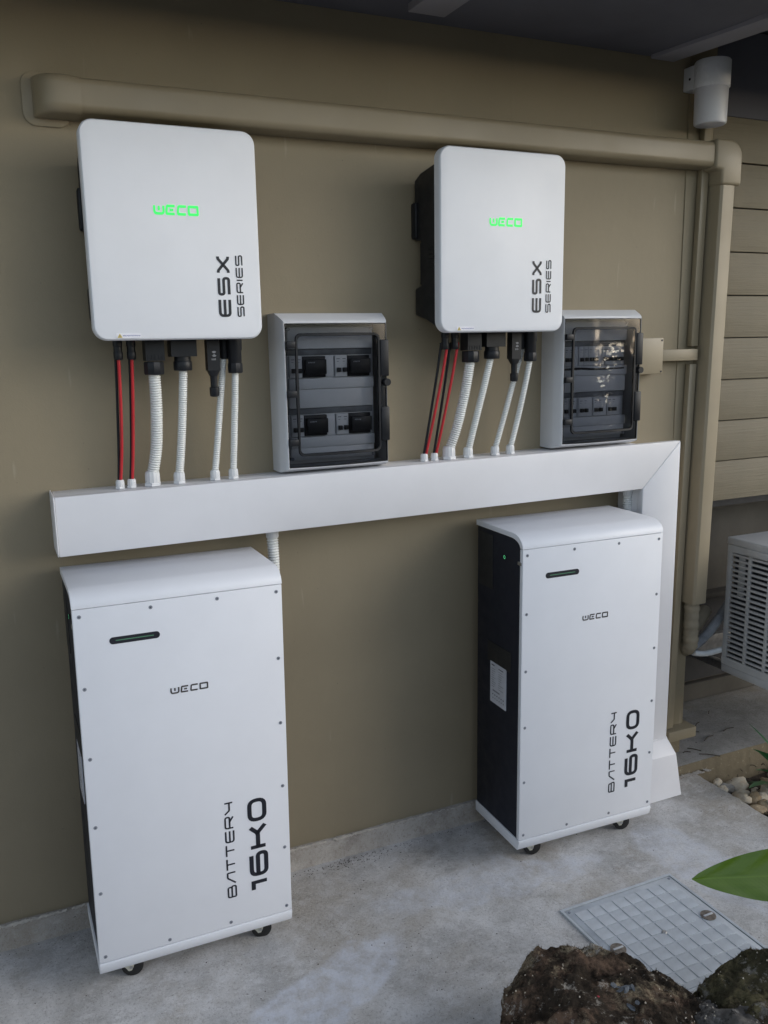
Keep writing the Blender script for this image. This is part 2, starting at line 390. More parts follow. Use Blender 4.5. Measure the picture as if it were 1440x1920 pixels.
G = {'B': (w1, [([(0, 0), (0, 1), (w1 * .92, 1), (w1 * .92, .52), (0, .52)], .2, 0), ([(0, 0), (w1, 0), (w1, .52), (w1 * .8, .52)], .2, 0)]),
     'A': (w1, [([(0, 0), (.72, 1), (w1, 1), (w1, 0)], .12, 0)]),
     'T': (w1, [([(0, 1), (w1, 1)], 0, 0), ([(w1 / 2, 1), (w1 / 2, 0)], 0, 0)]),
     'E': (w1, [([(w1, 1), (0, 1), (0, 0), (w1, 0)], .28, 0), ([(0, .5), (w1, .5)], 0, 0)]),
     'R': (w1, [([(0, 0), (0, 1), (w1, 1), (w1, .45), (0, .45)], .25, 0), ([(w1 * .55, .45), (w1, 0)], 0, 0)]),
     'Y': (w1, [([(0, 1), (.42, .42), (w1, .42)], .1, 0), ([(w1, 1), (w1, 0)], 0, 0)]),
     'S': (w1, [([(w1, 1), (0, 1), (0, .52), (w1, .52), (w1, 0), (0, 0)], .24, 0)]),
     'I': (.1, [([(.05, 0), (.05, 1)], 0, 0)]),
     'X': (w1, [([(0, 1), (.18, 1), (w1 - .18, 0), (w1, 0)], .12, 0), ([(0, 0), (.18, 0), (w1 - .18, 1), (w1, 1)], .12, 0)]),
     '1': (.55, [([(0, .92), (.47, .92), (.47, 0)], 0, 0)]),
     '6': (1.35, [([(1.25, 1), (0, 1), (0, 0), (1.35, 0), (1.35, .56), (0, .56)], .32, 0)]),
     'K': (1.32, [([(0, 0), (0, 1)], 0, 0), ([(0, .5), (.86, .5), (1.27, 1)], .16, 0), ([(.8, .5), (.9, .5), (1.35, -.0)], .16, 0)]),
     'O': (1.22, [([(0, 0), (1.22, 0), (1.22, 1), (0, 1)], .36, 1)]),
     'w': (1.12, [([(0, 1), (0, 0), (1.12, 0), (1.12, 1)], .3, 0), ([(.56, .95), (.56, .38)], 0, 0)]),
     'e': (1.05, [([(1.05, 1), (0.1, 1), (0, 0), (1.0, 0)], .1, 0), ([(.42, .5), (.86, .5)], 0, 0)]),
     'c': (1.05, [([(1.05, 1), (0.1, 1), (0, 0), (1.0, 0)], .15, 0)]),
     'o': (1.1, [([(0, 0), (1.1, 0), (1.1, 1), (0, 1)], .06, 1)])}
def word(bm, text, L, cap, th, tf, gap=.33):
    """lettering of total length L, cap height cap; tf maps (u, v) metres to 3D"""
    tot = sum(G[c][0] for c in text) + gap * (len(text) - 1) + th
    inner = 1 - th; sc = L / tot
    u = th / 2
    for c in text:
        wd, st = G[c]
        for pts, r, cl in st:
            q = rnd([(u + a, th / 2 + b * inner) for a, b in pts], r, bool(cl))
            stroke(bm, q, th, bool(cl), lambda p: tf(p.x * sc, p.y * cap))
        u += wd + gap

def copy_tree(src, loc, label, rz=None, ry=None):
    r = src.copy(); COL.objects.link(r); r.location = loc; r['label'] = label
    if rz is not None: r.rotation_euler = (0, ry or 0, rz)
    for ch in list(src.children):
        c = ch.copy(); COL.objects.link(c); c.parent = r
        for g in list(ch.children):
            d = g.copy(); COL.objects.link(d); d.parent = c
    return r

# ------------------------------------------------------------------ ground
bm = bmesh.new(); box(bm, -400, 400, -400, 400, -.6, -.16)
tag(link('ground', bm, 'ground'), kind='structure')
def ragged_slab():
    bm = bmesh.new(); edge = []
    y = .0
    while y > -4.0:
        edge.append((1.645 + .012 * noise.noise(Vector((0, y * 9, 0))) + .006 * noise.noise(Vector((0, y * 45, 3))), y)); y -= .012
    pts = [(-5.5, 0.0)] + [(-5.5, -4.0)] + edge[::-1]
    A = [bm.verts.new((a, b, 0)) for a, b in pts]; C = [bm.verts.new((a + (.015 if a > 1 else 0), b, -.15)) for a, b in pts]
    bm.faces.new(A); n = len(A)
    for i in range(n): bm.faces.new((A[i], A[(i + 1) % n], C[(i + 1) % n], C[i]))
    return bm
tag(link('patio', ragged_slab(), 'concrete'), kind='structure')
bm = bmesh.new()
nx, ny = 60, 60; gv = {}
for i in range(nx + 1):
    for j in range(ny + 1):
        x = 1.62 + 2.6 * i / nx; y = -.09 - 3.4 * j / ny
        gv[i, j] = bm.verts.new((x, y, -.085 + .018 * noise.noise(Vector((x * 6, y * 6, 0)))))
for i in range(nx):
    for j in range(ny): bm.faces.new((gv[i, j], gv[i + 1, j], gv[i + 1, j + 1], gv[i, j + 1]))
tag(link('garden_bed', bm, 'soil', smooth=True), kind='structure')

# ------------------------------------------------------------------ house wall (main)
hw = empty('house_wall', (0, 0, 0), 'olive tan rendered house wall with the equipment mounted on it', 'wall')
o = link('wall_panel', B(-3.6, .8725, 0, .12, .05, 2.75), 'wall', hw)
o = link('wall_panel', B(.8729, 1.5505, 0, .12, .05, 2.75), 'wall', hw)
# plinth band with a ragged mortar lip
bm = bmesh.new(); rows = []
xs = [-3.6 + i * .012 for i in range(int((1.56 + 3.6) / .012) + 1)]
prof = []
MT['lip'] = plain('pale_mortar_lip', (.52, .48, .42), .9, var=.15, scale=60)
for x in xs:
    n1 = noise.noise(Vector((x * 5, 0, 0))); n2 = noise.noise(Vector((x * 40, 1, 0)))
    zt = .067 + .003 * n1 + .0015 * n2; yo = -.012 - .002 * n1 - .0012 * n2
    rows.append([(x, 0.01, zt + .002), (x, yo * .6, zt + .0012 * n2), (x, yo, zt - .003), (x, yo - .001, .03), (x, yo - .004 - .002 * abs(n2), .004), (x, yo - .012 - .006 * abs(n2), -.004)])
V = [[bm.verts.new(p) for p in r] for r in rows]
for a, b in zip(V, V[1:]):
    for i in range(5): bm.faces.new((a[i], b[i], b[i + 1], a[i + 1]))
tag(link('plinth', bm, 'plinth', hw, smooth=60), 'grey tan mortar band along the foot of the wall')
# flaked paint lip at the top of the plinth
bm = bmesh.new()
for k in range(150):
    x = random.choice((random.uniform(.02, .72), random.uniform(.1, .42), random.uniform(-.75, -.50)))
    l = random.uniform(.006, .03); z = .067 + random.uniform(-.002, .003)
    pr = [(x + l * t, -.0125 + random.uniform(-.001, 0), z + random.uniform(-.0025, .0025)) for t in (0, .3, .6, 1)]
    tube(bm, pr, random.uniform(.0012, .003), 5, smoothn=2)
link('mortar_crumbs', bm, 'lip', hw, smooth=True)['kind'] = 'stuff'

def lean(z): return .0175 * (z - .3)
# corner post
cp = empty('corner_post', (1.6, 0, .12), 'tan corner post with a sill block at its foot, right of the white trunking', 'post')
bm = bmesh.new(); v = box(bm, -.049, .06, -.004, .14, .04, 2.63)
link('post_board', bm, 'wall', cp, bevel=.002)
link('sill_block', B(-.046, .085, -.05, .14, 0, .04), 'wall', cp, bevel=.003)
link('post_foot', B(-.04, .05, -.004, .14, -.075, 0), 'ledge_side', cp)

# mini trunking strip (lean follows photo)
def leaning_box(x0, x1, y0, y1, z0, z1, k=.0175, ref=.3):
    bm = bmesh.new(); v = box(bm, x0, x1, y0, y1, z0, z1)
    for q in v: q.co.x += k * (q.co.z - ref)
    return bm
ms = empty('mini_trunking', (1.575, 0, .165), 'narrow tan cable cover running down the corner post', 'cable cover')
bm = leaning_box(1.563, 1.592, -.03, -.009, .165, 1.50); [setattr(v, 'co', v.co - Vector((1.575, 0, .165))) for v in bm.verts]
link('cover_lower', bm, 'duct', ms, bevel=.0015)
bm = leaning_box(1.563, 1.592, -.03, -.009, 1.56, 2.34); [setattr(v, 'co', v.co - Vector((1.575, 0, .165))) for v in bm.verts]
link('cover_upper', bm, 'duct', ms, bevel=.0015)

# ------------------------------------------------------------------ siding wall with planks
sw = empty('siding_wall', (1.66, 0, 1.0), 'painted board siding wall to the right of the corner post', 'wall')
link('backing', B(0, 2.4, .016, .12, .002, 1.9), 'dark_panel', sw)
pl = None
zs = [1.004 + .1455 * i for i in range(9)]
for i, z in enumerate(zs):
    if pl is None:
        bm = bmesh.new()
        box(bm, 0, 2.4, 0, .014, .0015, .1435)
        for v in bm.verts:
            if v.co.z < .05: v.co.y -= .007
        pl = link('plank', bm, 'board', sw, bevel=.001)
        o = pl
    else:
        o = pl.copy(); COL.objects.link(o)
    o.location = (random.uniform(-.0, .001), random.uniform(-.001, .001), z - 1.0)

link('shaded_top_board', B(0, 2.4, -.004, .014, 1.312, 1.58), 'ceil', sw, bevel=.002)  # dark grey colour stands in for the eave's shade on the siding top
# recess behind / under the siding
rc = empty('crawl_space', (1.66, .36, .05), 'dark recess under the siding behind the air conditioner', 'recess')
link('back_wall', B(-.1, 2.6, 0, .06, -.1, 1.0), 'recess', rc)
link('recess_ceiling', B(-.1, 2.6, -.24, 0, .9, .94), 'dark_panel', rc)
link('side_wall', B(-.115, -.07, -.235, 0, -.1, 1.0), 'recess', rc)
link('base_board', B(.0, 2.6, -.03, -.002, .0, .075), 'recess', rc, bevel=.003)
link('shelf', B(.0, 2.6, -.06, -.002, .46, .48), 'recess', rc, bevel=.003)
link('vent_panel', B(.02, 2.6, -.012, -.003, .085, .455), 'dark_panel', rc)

# ledge
lg = empty('concrete_ledge', (1.66, -.09, 0), 'low concrete ledge littered with dry twigs under the siding', 'ledge')
bm = bmesh.new()
xs = [-.145 + i * .012 for i in range(int(2.7 / .012))]
rows = []
for x in xs:
    n1 = noise.noise(Vector((x * 8, 5, 0))); n2 = noise.noise(Vector((x * 50, 2, 0)))
    rows.append([(x, .45, .044), (x, .2, .044), (x, .012 + .004 * n1, .044 + .001 * n2), (x, .003 + .003 * n1 + .002 * n2, .041)])
V = [[bm.verts.new(p) for p in r] for r in rows]
for a, b in zip(V, V[1:]):
    for i in range(3): bm.faces.new((a[i], b[i], b[i + 1], a[i + 1]))
link('ledge_top', bm, 'ledge', lg, smooth=50)
bm = bmesh.new()
V = []
for x in xs:
    n1 = noise.noise(Vector((x * 8, 5, 0))); n2 = noise.noise(Vector((x * 50, 2, 0)))
    V.append([bm.verts.new(p) for p in ((x, .003 + .003 * n1 + .002 * n2, .0405), (x, .001 + .003 * n2, .02), (x, -.001 + .004 * n2, -.02), (x, .0, -.12))])
for a, b in zip(V, V[1:]):
    for i in range(3): bm.faces.new((a[i], b[i], b[i + 1], a[i + 1]))
link('ledge_face', bm, 'ledge_side', lg, smooth=50)
bm = bmesh.new()   # broken mortar where patio meets the ledge
for k in range(60):
    x = random.uniform(-.12, .04); tube(bm, [(x, -.004, random.uniform(-.002, .008)), (x + random.uniform(.004, .015), -.006 - random.random() * .01, .002), (x + random.uniform(.01, .02), -.012, 0)], random.uniform(.0015, .004), 5, smoothn=2)
link('mortar_crumbs', bm, 'plinth', lg)['kind'] = 'stuff'

# ------------------------------------------------------------------ soffit and rafters
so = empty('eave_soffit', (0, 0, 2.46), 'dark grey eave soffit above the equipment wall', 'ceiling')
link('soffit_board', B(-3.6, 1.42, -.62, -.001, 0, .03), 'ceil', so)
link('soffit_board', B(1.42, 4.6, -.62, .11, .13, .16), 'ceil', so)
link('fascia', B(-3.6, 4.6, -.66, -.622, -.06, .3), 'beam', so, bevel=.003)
def rafter(x0, x1, sk, y0, label, zb):
    bm = bmesh.new(); v = box(bm, 0, x1 - x0, -.6 - y0, 0, zb, .14)
    for q in v: q.co.x += sk * -(q.co.y)
    o = link('rafter', bm, 'beam', None, bevel=.004); o.location = (x0, y0, 2.46); tag(o, label, 'beam', 'rafters under the eave')
rafter(1.375, 1.468, .145, -.012, 'grey eave beam running out above the white wall lamp', -.012)
rafter(.482, .592, .02, -.105, 'grey eave beam end at the top edge of the photo', -.02)

# unseen roof added over the eave, so the daylight falls only from outside
rf = empty('added_roof', (0, 0, 2.75), 'unseen low roof added over the eave to block daylight', 'roof')
link('roof_sheet', B(-3.7, 4.7, -.70, 3.0, .03, .08), 'dark_panel', rf)

# ------------------------------------------------------------------ tan line-set duct
ld = empty('pipe_cover_duct', (0, 0, 2.13), 'tan plastic pipe cover running above both inverters and down the corner', 'pipe cover')
def duct_profile(h, d, r=.018, n=6):
    """(y, z) section, open at the wall"""
    pts = [(0, 0)]
    for i in range(n + 1):
        a = R(-90 - 90 * i / n + 0); pts.append((-d + r + r * math.cos(a), r + r * math.sin(a)))
    for i in range(n + 1):
        a = R(180 - 90 * i / n); pts.append((-d + r + r * math.cos(a), h - r + r * math.sin(a)))
    pts.append((0, h)); return pts
bm = bmesh.new(); pr = duct_profile(.079, .078)
loops(bm, [[(x, y, z + .0022 * (x + .37) / 2) for y, z in pr] for x in (-.372, 1.598)])
link('duct_run', bm, 'duct', ld, smooth=35)
# left elbow curving into the wall
bm = bmesh.new(); rings = []
h, d0 = .086, .083
for x, dd, hh in ((-.352, .082, .084), (-.372, .083, .086), (-.392, .083, .087), (-.41, .0815, .087), (-.425, .076, .087), (-.437, .066, .087), (-.446, .05, .087), (-.452, .03, .087), (-.455, .004, .087)):
    rings.append([(x, y, z - .004) for y, z in duct_profile(hh, dd, min(.022, dd * .45))])
loops(bm, rings)
link('wall_elbow', bm, 'duct', ld, smooth=50)
bm = bmesh.new(); prism(bm, rrect(-.478, -.372, -.022, .098, .03), -.005, -.0005)
link('wall_flange', bm, 'duct', ld, bevel=.0015)
# right corner elbow
bm = bmesh.new()
pts = [(1.598, -.004), (1.627, -.008), (1.627, -.052), (1.713, -.052)]
arc = [(1.713 - .05 + .05 * math.cos(R(a)), .088 - .05 + .05 * math.sin(R(a))) for a in range(0, 91, 15)]
pts = pts + arc + [(1.598, .088)]
prism(bm, pts, -.086, -.001)
link('corner_elbow', bm, 'duct', ld, bevel=.009, seg=3)
bm = bmesh.new(); v = []
pr = [(0, 0)] + [(x, y) for x, y in ((0, -.062), (.003, -.072), (.011, -.078), (.055, -.078), (.063, -.074), (.067, -.066))] + [(.067, 0)]
loops(bm, [[(1.632 - .0175 * (2.09 - z) * .95 + x, y, z - 2.13) for x, y in pr] for z in (2.09, .65)])
link('duct_drop', bm, 'duct', ld, smooth=35)

# ------------------------------------------------------------------ junction box and its branch cover
jb = empty('junction_box', (1.39, 0, 1.53), 'tan junction box behind the right breaker panel', 'junction box')
link('box_lid', B(-.075, .058, -.048, -.03, -.058, .06), 'duct', jb, bevel=.003)
link('box_base', B(-.073, .056, -.03, 0, -.056, .058), 'duct', jb)
for zz in (-.05, .052):
    bm = bmesh.new(); cyl(bm, (.05, -.0495, zz), .0032, .003, 'y', 10); link('screw', bm, 'ink', jb)
bm = leaning_box(1.449, 1.602, -.045, 0, 1.513, 1.551, 0, 0)
o = link('branch_cable_cover', bm, 'duct', None, bevel=.002); tag(o, 'short tan cable cover joining the junction box to the corner strip', 'cable cover')

# ------------------------------------------------------------------ wall lamp
wl = empty('wall_lamp', (1.566, 0, 2.254), 'white cylindrical wall lamp under the eave, unlit', 'lamp')
bm = bmesh.new(); lathe(bm, (0, -.082, 0), [(.03, .002), (.046, 0), (.0495, .003), (.0505, .01), (.0515, .125)], 40); link('diffuser', bm, 'frost', wl, smooth=40)
bm = bmesh.new(); lathe(bm, (0, -.082, 0), [(.054, .108), (.0555, .11), (.0555, .185), (.053, .189), (.02, .1905)], 40); link('lamp_body', bm, 'white_gloss', wl, smooth=40)
link('wall_mount', B(-.043, .03, -.085, 0, .112, .184), 'white_gloss', wl, bevel=.004)
bm = bmesh.new(); cyl(bm, (-.0445, -.03, .145), .004, .003, 'x', 10); link('screw', bm, 'ink', wl)

# ------------------------------------------------------------------ white cable trunking
TS = .00867
def tz(x): return TS * (x + .493)
tk = empty('cable_trunking', (-.493, 0, 1.088), 'wide white plastic cable trunking run level under the panels then down to the floor', 'trunking')
def shear(bm, ox=0):
    for v in bm.verts: v.co.z += TS * (v.co.x + .493)
def loc(bm, p):
    for v in bm.verts: v.co -= Vector(p)
    return bm
TP = (-.493, 0, 1.088)
bm = B(-.490, 1.316, -.112, 0, 1.0905, 1.2335); shear(bm); link('tray', loc(bm, TP), 'pvc', tk, bevel=.002)
bm = B(1.3185, 1.4665, -.112, 0, .14, 1.2335); link('tray', loc(bm, TP), 'pvc', tk, bevel=.002)
bm = bmesh.new(); zi, zo = 1.088, 1.2364
prism(bm, [(-.493, zi), (1.3162, zi + TS * 1.81 - 0), (1.4686, zo + .0168), (-.493, zo)], -.1254, -.100)
for v in bm.verts: pass
link('trunking_lid', loc(bm, TP), 'pvc', tk, bevel=.0025)
bm = bmesh.new()
prism(bm, [(1.3165, .18), (1.469, .18), (1.469, zo + .0155), (1.3165, zi + .0155 - .0005)], -.1257, -.100)
link('trunking_lid', loc(bm, TP), 'pvc', tk, bevel=.0025)
# end cap
bm = bmesh.new(); prism(bm, rrect(-.1275, 0, 1.0865, 1.2385, .012, 4), -.4965, -.4935, 'x'); link('end_cap', loc(bm, TP), 'pvc', tk, bevel=.001)
# boot flaring to the floor
bm = bmesh.new()
def rr(x0, x1, y0, z): return [(x0, 0, z), (x0, y0 + .008, z), (x0 + .003, y0 + .002, z), (x0 + .008, y0, z), (x1 - .008, y0, z), (x1 - .003, y0 + .002, z), (x1, y0 + .008, z), (x1, 0, z)]
loops(bm, [rr(1.312, 1.4735, -.1295, .196), rr(1.311, 1.4740, -.1305, .192), rr(1.300, 1.478, -.163, .158), rr(1.298, 1.480, -.169, .150), rr(1.2965, 1.4815, -.1715, .138), rr(1.290, 1.490, -.194, .003)])
link('floor_boot', loc(bm, TP), 'pvc', tk, smooth=24)

GLX = [-.329, -.300, -.247, -.178, -.083, -.033, .544, .578, .627, .693, .788, .843]
GLR = [.0100, .0100, .0175, .0135, .0120, .0120] * 2
for x, r in zip(GLX, GLR):
    z = 1.2345 + tz(x)
    bm = bmesh.new()
    hexnut(bm, (x, -.06, z), r * 1.25, r * .55)
    lathe(bm, (x, -.06, z + r * .55), [(r * 1.0, 0), (r * 1.0, r * .5), (r * .96, r * .55)], 20)
    # ribbed dome nut
    n = 24; rings = []
    for rr_, zz in ((1.05, .55), (1.1, .65), (1.08, 1.7), (.98, 2.1), (.8, 2.25)):
        rings.append([(x + (r * rr_ * (1 - .06 * (i % 2))) * math.cos(2 * math.pi * i / n), -.06 + (r * rr_ * (1 - .06 * (i % 2))) * math.sin(2 * math.pi * i / n), z + r * zz) for i in range(n)])
    loops(bm, rings)
    link('cable_gland', loc(bm, TP), 'gland', tk, smooth=30)
for x in (.068, 1.308):
    z = 1.0875 + tz(x); bm = bmesh.new()
    lathe(bm, (x, -.06, z), [(.019, .0), (.019, -.012), (.0175, -.016), (.0175, -.026), (.0155, -.029)], 24)
    link('conduit_coupler', loc(bm, TP), 'gland', tk, smooth=35)

# ------------------------------------------------------------------ flexible conduits and cables
def conduit(P, r, label, mat='conduit', pitch=.0056):
    bm = bmesh.new(); tube(bm, P, r, 16, pitch / 6, lambda i: CORR[i % 6])
    o = link('flexible_conduit', bm, mat, None, smooth=70)
    return tag(o, label, 'conduit', 'white corrugated conduits between inverters and trunking')
def cable(P, r, mat, label, grp):
    bm = bmesh.new(); tube(bm, P, r, 10)
    return tag(link('power_cable', bm, mat, None, smooth=60), label, 'cable', grp)
I1, I2, IZ1, IZ2 = -.3792, .5303, 1.6061, 1.6142
side = {0: 'left', 1: 'right'}
# inverter one
def run(top, bot, bul=0.0, k=4):
    """nearly straight drop from a connector to its gland, with a bulge sideways"""
    a, b = Vector(top), Vector(bot); out = []
    for i in range(k + 1):
        t = i / k; p = a.lerp(b, t); p.y = a.y + (b.y - a.y) * (t * t * (3 - 2 * t) * .35 + t * .65)
        p.x += bul * math.sin(math.pi * min(1, t * 1.0)) ** 1.3 * (1.25 if t > .5 else .8); out.append(p)
    return [a + Vector((0, 0, .012))] + out
RC, BC = 'red power cables', 'black power cables'
cable(run((-.3155, -.10, 1.565), (-.3275, -.06, 1.25), .005), .0040, 'red', 'red cable in the outer gland under the left inverter', RC)
cable(run((-.3215, -.092, 1.565), (-.3315, -.058, 1.25), .002), .0034, 'black', 'black cable hidden behind the outer red cable of the left inverter', BC)
cable(run((-.2835, -.10, 1.565), (-.2985, -.06, 1.25), .003), .0040, 'red', 'red cable nearest the thick white conduit of the left inverter', RC)
cable(run((-.2880, -.092, 1.565), (-.3025, -.058, 1.25), .003), .0034, 'black', 'black cable hidden behind the inner red cable of the left inverter', BC)
conduit(run((-.232, -.10, 1.53), (-.247, -.06, 1.262), .011), .0155, 'thickest white corrugated conduit under the left inverter', pitch=.0064)
conduit(run((-.159, -.10, 1.54), (-.178, -.06, 1.255), .003), .0112, 'medium white corrugated conduit under the wide black box of the left inverter')
conduit(run((-.050, -.085, 1.57), (-.083, -.06, 1.255), .001), .0094, 'thin white corrugated conduit leaning left behind the last connector of the left inverter', pitch=.0050)
conduit(run((-.025, -.10, 1.53), (-.033, -.06, 1.255), .001), .0094, 'thin upright white corrugated conduit at the right end under the left inverter', pitch=.0050)
# inverter two
cable(run((.586, -.088, 1.575), (.541, -.059, 1.252), .002), .0038, 'black', 'leftmost black cable under the right inverter', BC)
cable(run((.600, -.10, 1.575), (.547, -.061, 1.252), .003), .0040, 'red', 'left one of the two red cables under the right inverter', RC)
cable(run((.617, -.086, 1.575), (.575, -.058, 1.252), .002), .0038, 'black', 'black cable running between the two red cables under the right inverter', BC)
cable(run((.634, -.10, 1.575), (.581, -.061, 1.252), .003), .0040, 'red', 'right one of the two red cables under the right inverter', RC)
conduit(run((.6775, -.10, 1.54), (.627, -.06, 1.268), .011), .0155, 'thickest white corrugated conduit under the right inverter', pitch=.0064)
conduit(run((.748, -.10, 1.55), (.693, -.06, 1.262), .001), .0112, 'medium white corrugated conduit beside the thickest one under the right inverter')
conduit(run((.876, -.074, 1.58), (.788, -.06, 1.262), .002), .0094, 'thin white corrugated conduit passing behind the black stick of the right inverter', pitch=.0050)
conduit(run((.885, -.10, 1.54), (.843, -.06, 1.262), .005), .0094, 'rightmost thin white corrugated conduit under the right inverter', pitch=.0050)
for x, lab in ((.068, 'short corrugated conduit dropping behind the left battery cabinet'), (1.308, 'short corrugated conduit dropping behind the right battery cabinet')):
    z = 1.04 + tz(x)
    bm = bmesh.new(); tube(bm, [(x, -.06, z + .020), (x + .001, -.06, z - .06), (x + .0, -.05, z - .14), (x - .005, -.03, z - .3)], .0165, 16, .0075 / 6, lambda i: CORR[i % 6])
    tag(link('flexible_conduit', bm, 'conduit', None, smooth=70), lab, 'conduit', 'white conduits dropping from the trunking')

# ------------------------------------------------------------------ inverter
IW, IH = .406, .4876
def make_inverter():
    t = empty('inverter', (I1, 0, IZ1), 'left white inverter with a lit green logo, above the taller near battery cabinet', 'inverter', 'wall mounted white inverters')
    # cover: rounded slab with soft front edge
    bm = bmesh.new(); rings = []
    for y, ins in ((-.156, .003), (-.158, 0), (-.182, 0), (-.1865, .0012), (-.1893, .0036), (-.1902, .0075)):
        rings.append([(x, y, z) for x, z in rrect(ins, IW - ins, ins, IH - ins, .033 - ins, 10)])
    loops(bm, rings)
    link('front_cover', bm, 'white', t, smooth=35)
    # black body, side section
    bm = bmesh.new()
    sec = [(-.158, .462), (-.145, .452), (-.05, .440), (-.013, .425), (-.013, .262), (-.05, .258), (-.05, .135), (-.013, .128), (-.013, .052), (-.08, .038), (-.14, .016), (-.158, .016)]
    prism(bm, sec, .012, IW - .012, 'x')
    link('body', bm, 'black', t, bevel=.006, seg=3)
    bm = bmesh.new()
    for k in range(22):   # heat-sink fins at the back
        x = .03 + k * .0162; box(bm, x, x + .003, -.0495, -.014, .14, .255)
    link('heat_sink', bm, 'black', t)
    link('wall_bracket', B(.006, IW - .006, -.03, 0, .265, .365), 'black', t, bevel=.006)
    bm = bmesh.new()
    for k in range(5): box(bm, .0095, .0125, -.135 + 0 * k, -.10, .18 + k * .012, .186 + k * .012)
    link('side_vent', bm, 'rubber', t)
    link('side_label', B(.0105, .0122, -.152, -.143, .075, .098), 'label', t)
    # logo and lettering
    bm = bmesh.new(); word(bm, 'weco', .106, .0235, .25, lambda u, v: (.154 + u, -.1909, .2868 + v), .34); link('lit_logo', bm, 'led_logo', t)
    bm = bmesh.new(); word(bm, 'ESX', .146, .0315, .22, lambda u, v: (.328 - v, -.1909, .053 + u), .45)
    o = link('lettering', bm, 'ink', t)
    bm = bmesh.new(); word(bm, 'SERIES', .147, .0180, .19, lambda u, v: (.361 - v, -.1909, .053 + u), .36); link('lettering', bm, 'ink', t)
    st = link('warning_sticker', B(.050, .107, -.1912, -.19, .0055, .0165), 'label_w', t)
    bm = bmesh.new(); prism(bm, [(.0525, .0065), (.0635, .0065), (.058, .0162)], -.1917, -.1913); link('warning_triangle', bm, 'yellow', st)
    bm = bmesh.new()
    stroke(bm, [(.0555, .0080), (.0605, .0080), (.058, .0128)], .0006, True, lambda p: (p.x, -.1919, p.y))
    x = .066
    while x < .104:
        wd = random.uniform(.001, .003); 
        stroke(bm, [(x, .0095), (x, .0122)], .0007, False, lambda p: (p.x, -.1915, p.y))
        stroke(bm, [(x, .0098 if random.random() < .5 else .012), (x + wd, .0109)], .0007, False, lambda p: (p.x, -.1915, p.y)); x += wd + .001
    link('sticker_text', bm, 'blue_ink', st)
    # connectors underneath (y about -.1)
    def conn(f, name='cable_connector'):
        b = bmesh.new(); f(b); return link(name, b, 'black', t, smooth=30)
    for x in (.0635, .0950):
        conn(lambda b: (lathe(b, (x, -.10, -.046), [(.0095, 0), (.0112, .004), (.0112, .018), (.0102, .02), (.0102, .032), (.0115, .034), (.0115, .070)], 18)))
    def c3(b):
        box(b, .126, .172, -.122, -.078, -.050, .03)
        for k in range(5): box(b, .131 + k * .0085, .1335 + k * .0085, -.1235, -.122, -.048, -.036)
        hexnut(b, (.1475, -.10, -.084), .0255, .032, 10)
    conn(c3)
    def c4(b):
        box(b, .188, .252, -.124, -.076, -.041, .03)
        lathe(b, (.2195, -.10, -.052), [(.0205, 0), (.0205, .012)], 20)
        hexnut(b, (.2195, -.10, -.076), .0235, .024, 12)
    conn(c4)
    def c5(b):
        box(b, .280, .312, -.116, -.088, -.078, .03)
        loops(b, [[(x, y, z) for x, y in rrect(.280 + i, .312 - i, -.116 + i * .5, -.088 - i * .5, .004, 3)] for z, i in ((-.092, .007), (-.078, .001), (.0, 0))])
        lathe(b, (.2965, -.102, -.145), [(.008, 0), (.0115, .002), (.0125, .010), (.0125, .024), (.009, .026), (.0095, .05), (.0105, .06)], 16)
    dg = conn(c5, 'wireless_stick')
    bm = bmesh.new()
    for k, rr_ in enumerate((.0025, .0045, .0065)):
        for sgn in (-1, 1):
            pts = [(.297 + 0 + rr_ * math.cos(a), -.036 + sgn * rr_ * math.sin(a)) for a in [R(40 + 10 * q) for q in range(11)]]
            stroke(bm, pts, .0008, False, lambda p: (p.x, -.1168, p.y))
    for k in range(4): stroke(bm, [(.291 + k * .003, -.0475), (.291 + k * .003, -.052)], .0008, False, lambda p: (p.x, -.1168, p.y))
    link('signal_mark', bm, 'label', dg)
    def c6(b):
        lathe(b, (.3545, -.10, -.060), [(.0165, 0), (.0175, .002), (.0175, .03), (.0195, .035), (.0195, .09)], 20)
        hexnut(b, (.3545, -.10, -.086), .0195, .026, 10)
        lathe(b, (.331, -.085, -.050), [(.011, 0), (.0125, .004), (.0125, .08)], 14)
    conn(c6)
    return t
inv = make_inverter()
inv2 = copy_tree(inv, (I2, 0, IZ2), 'right white inverter with lit green logo, its black side showing, beside the crumpled film panel')

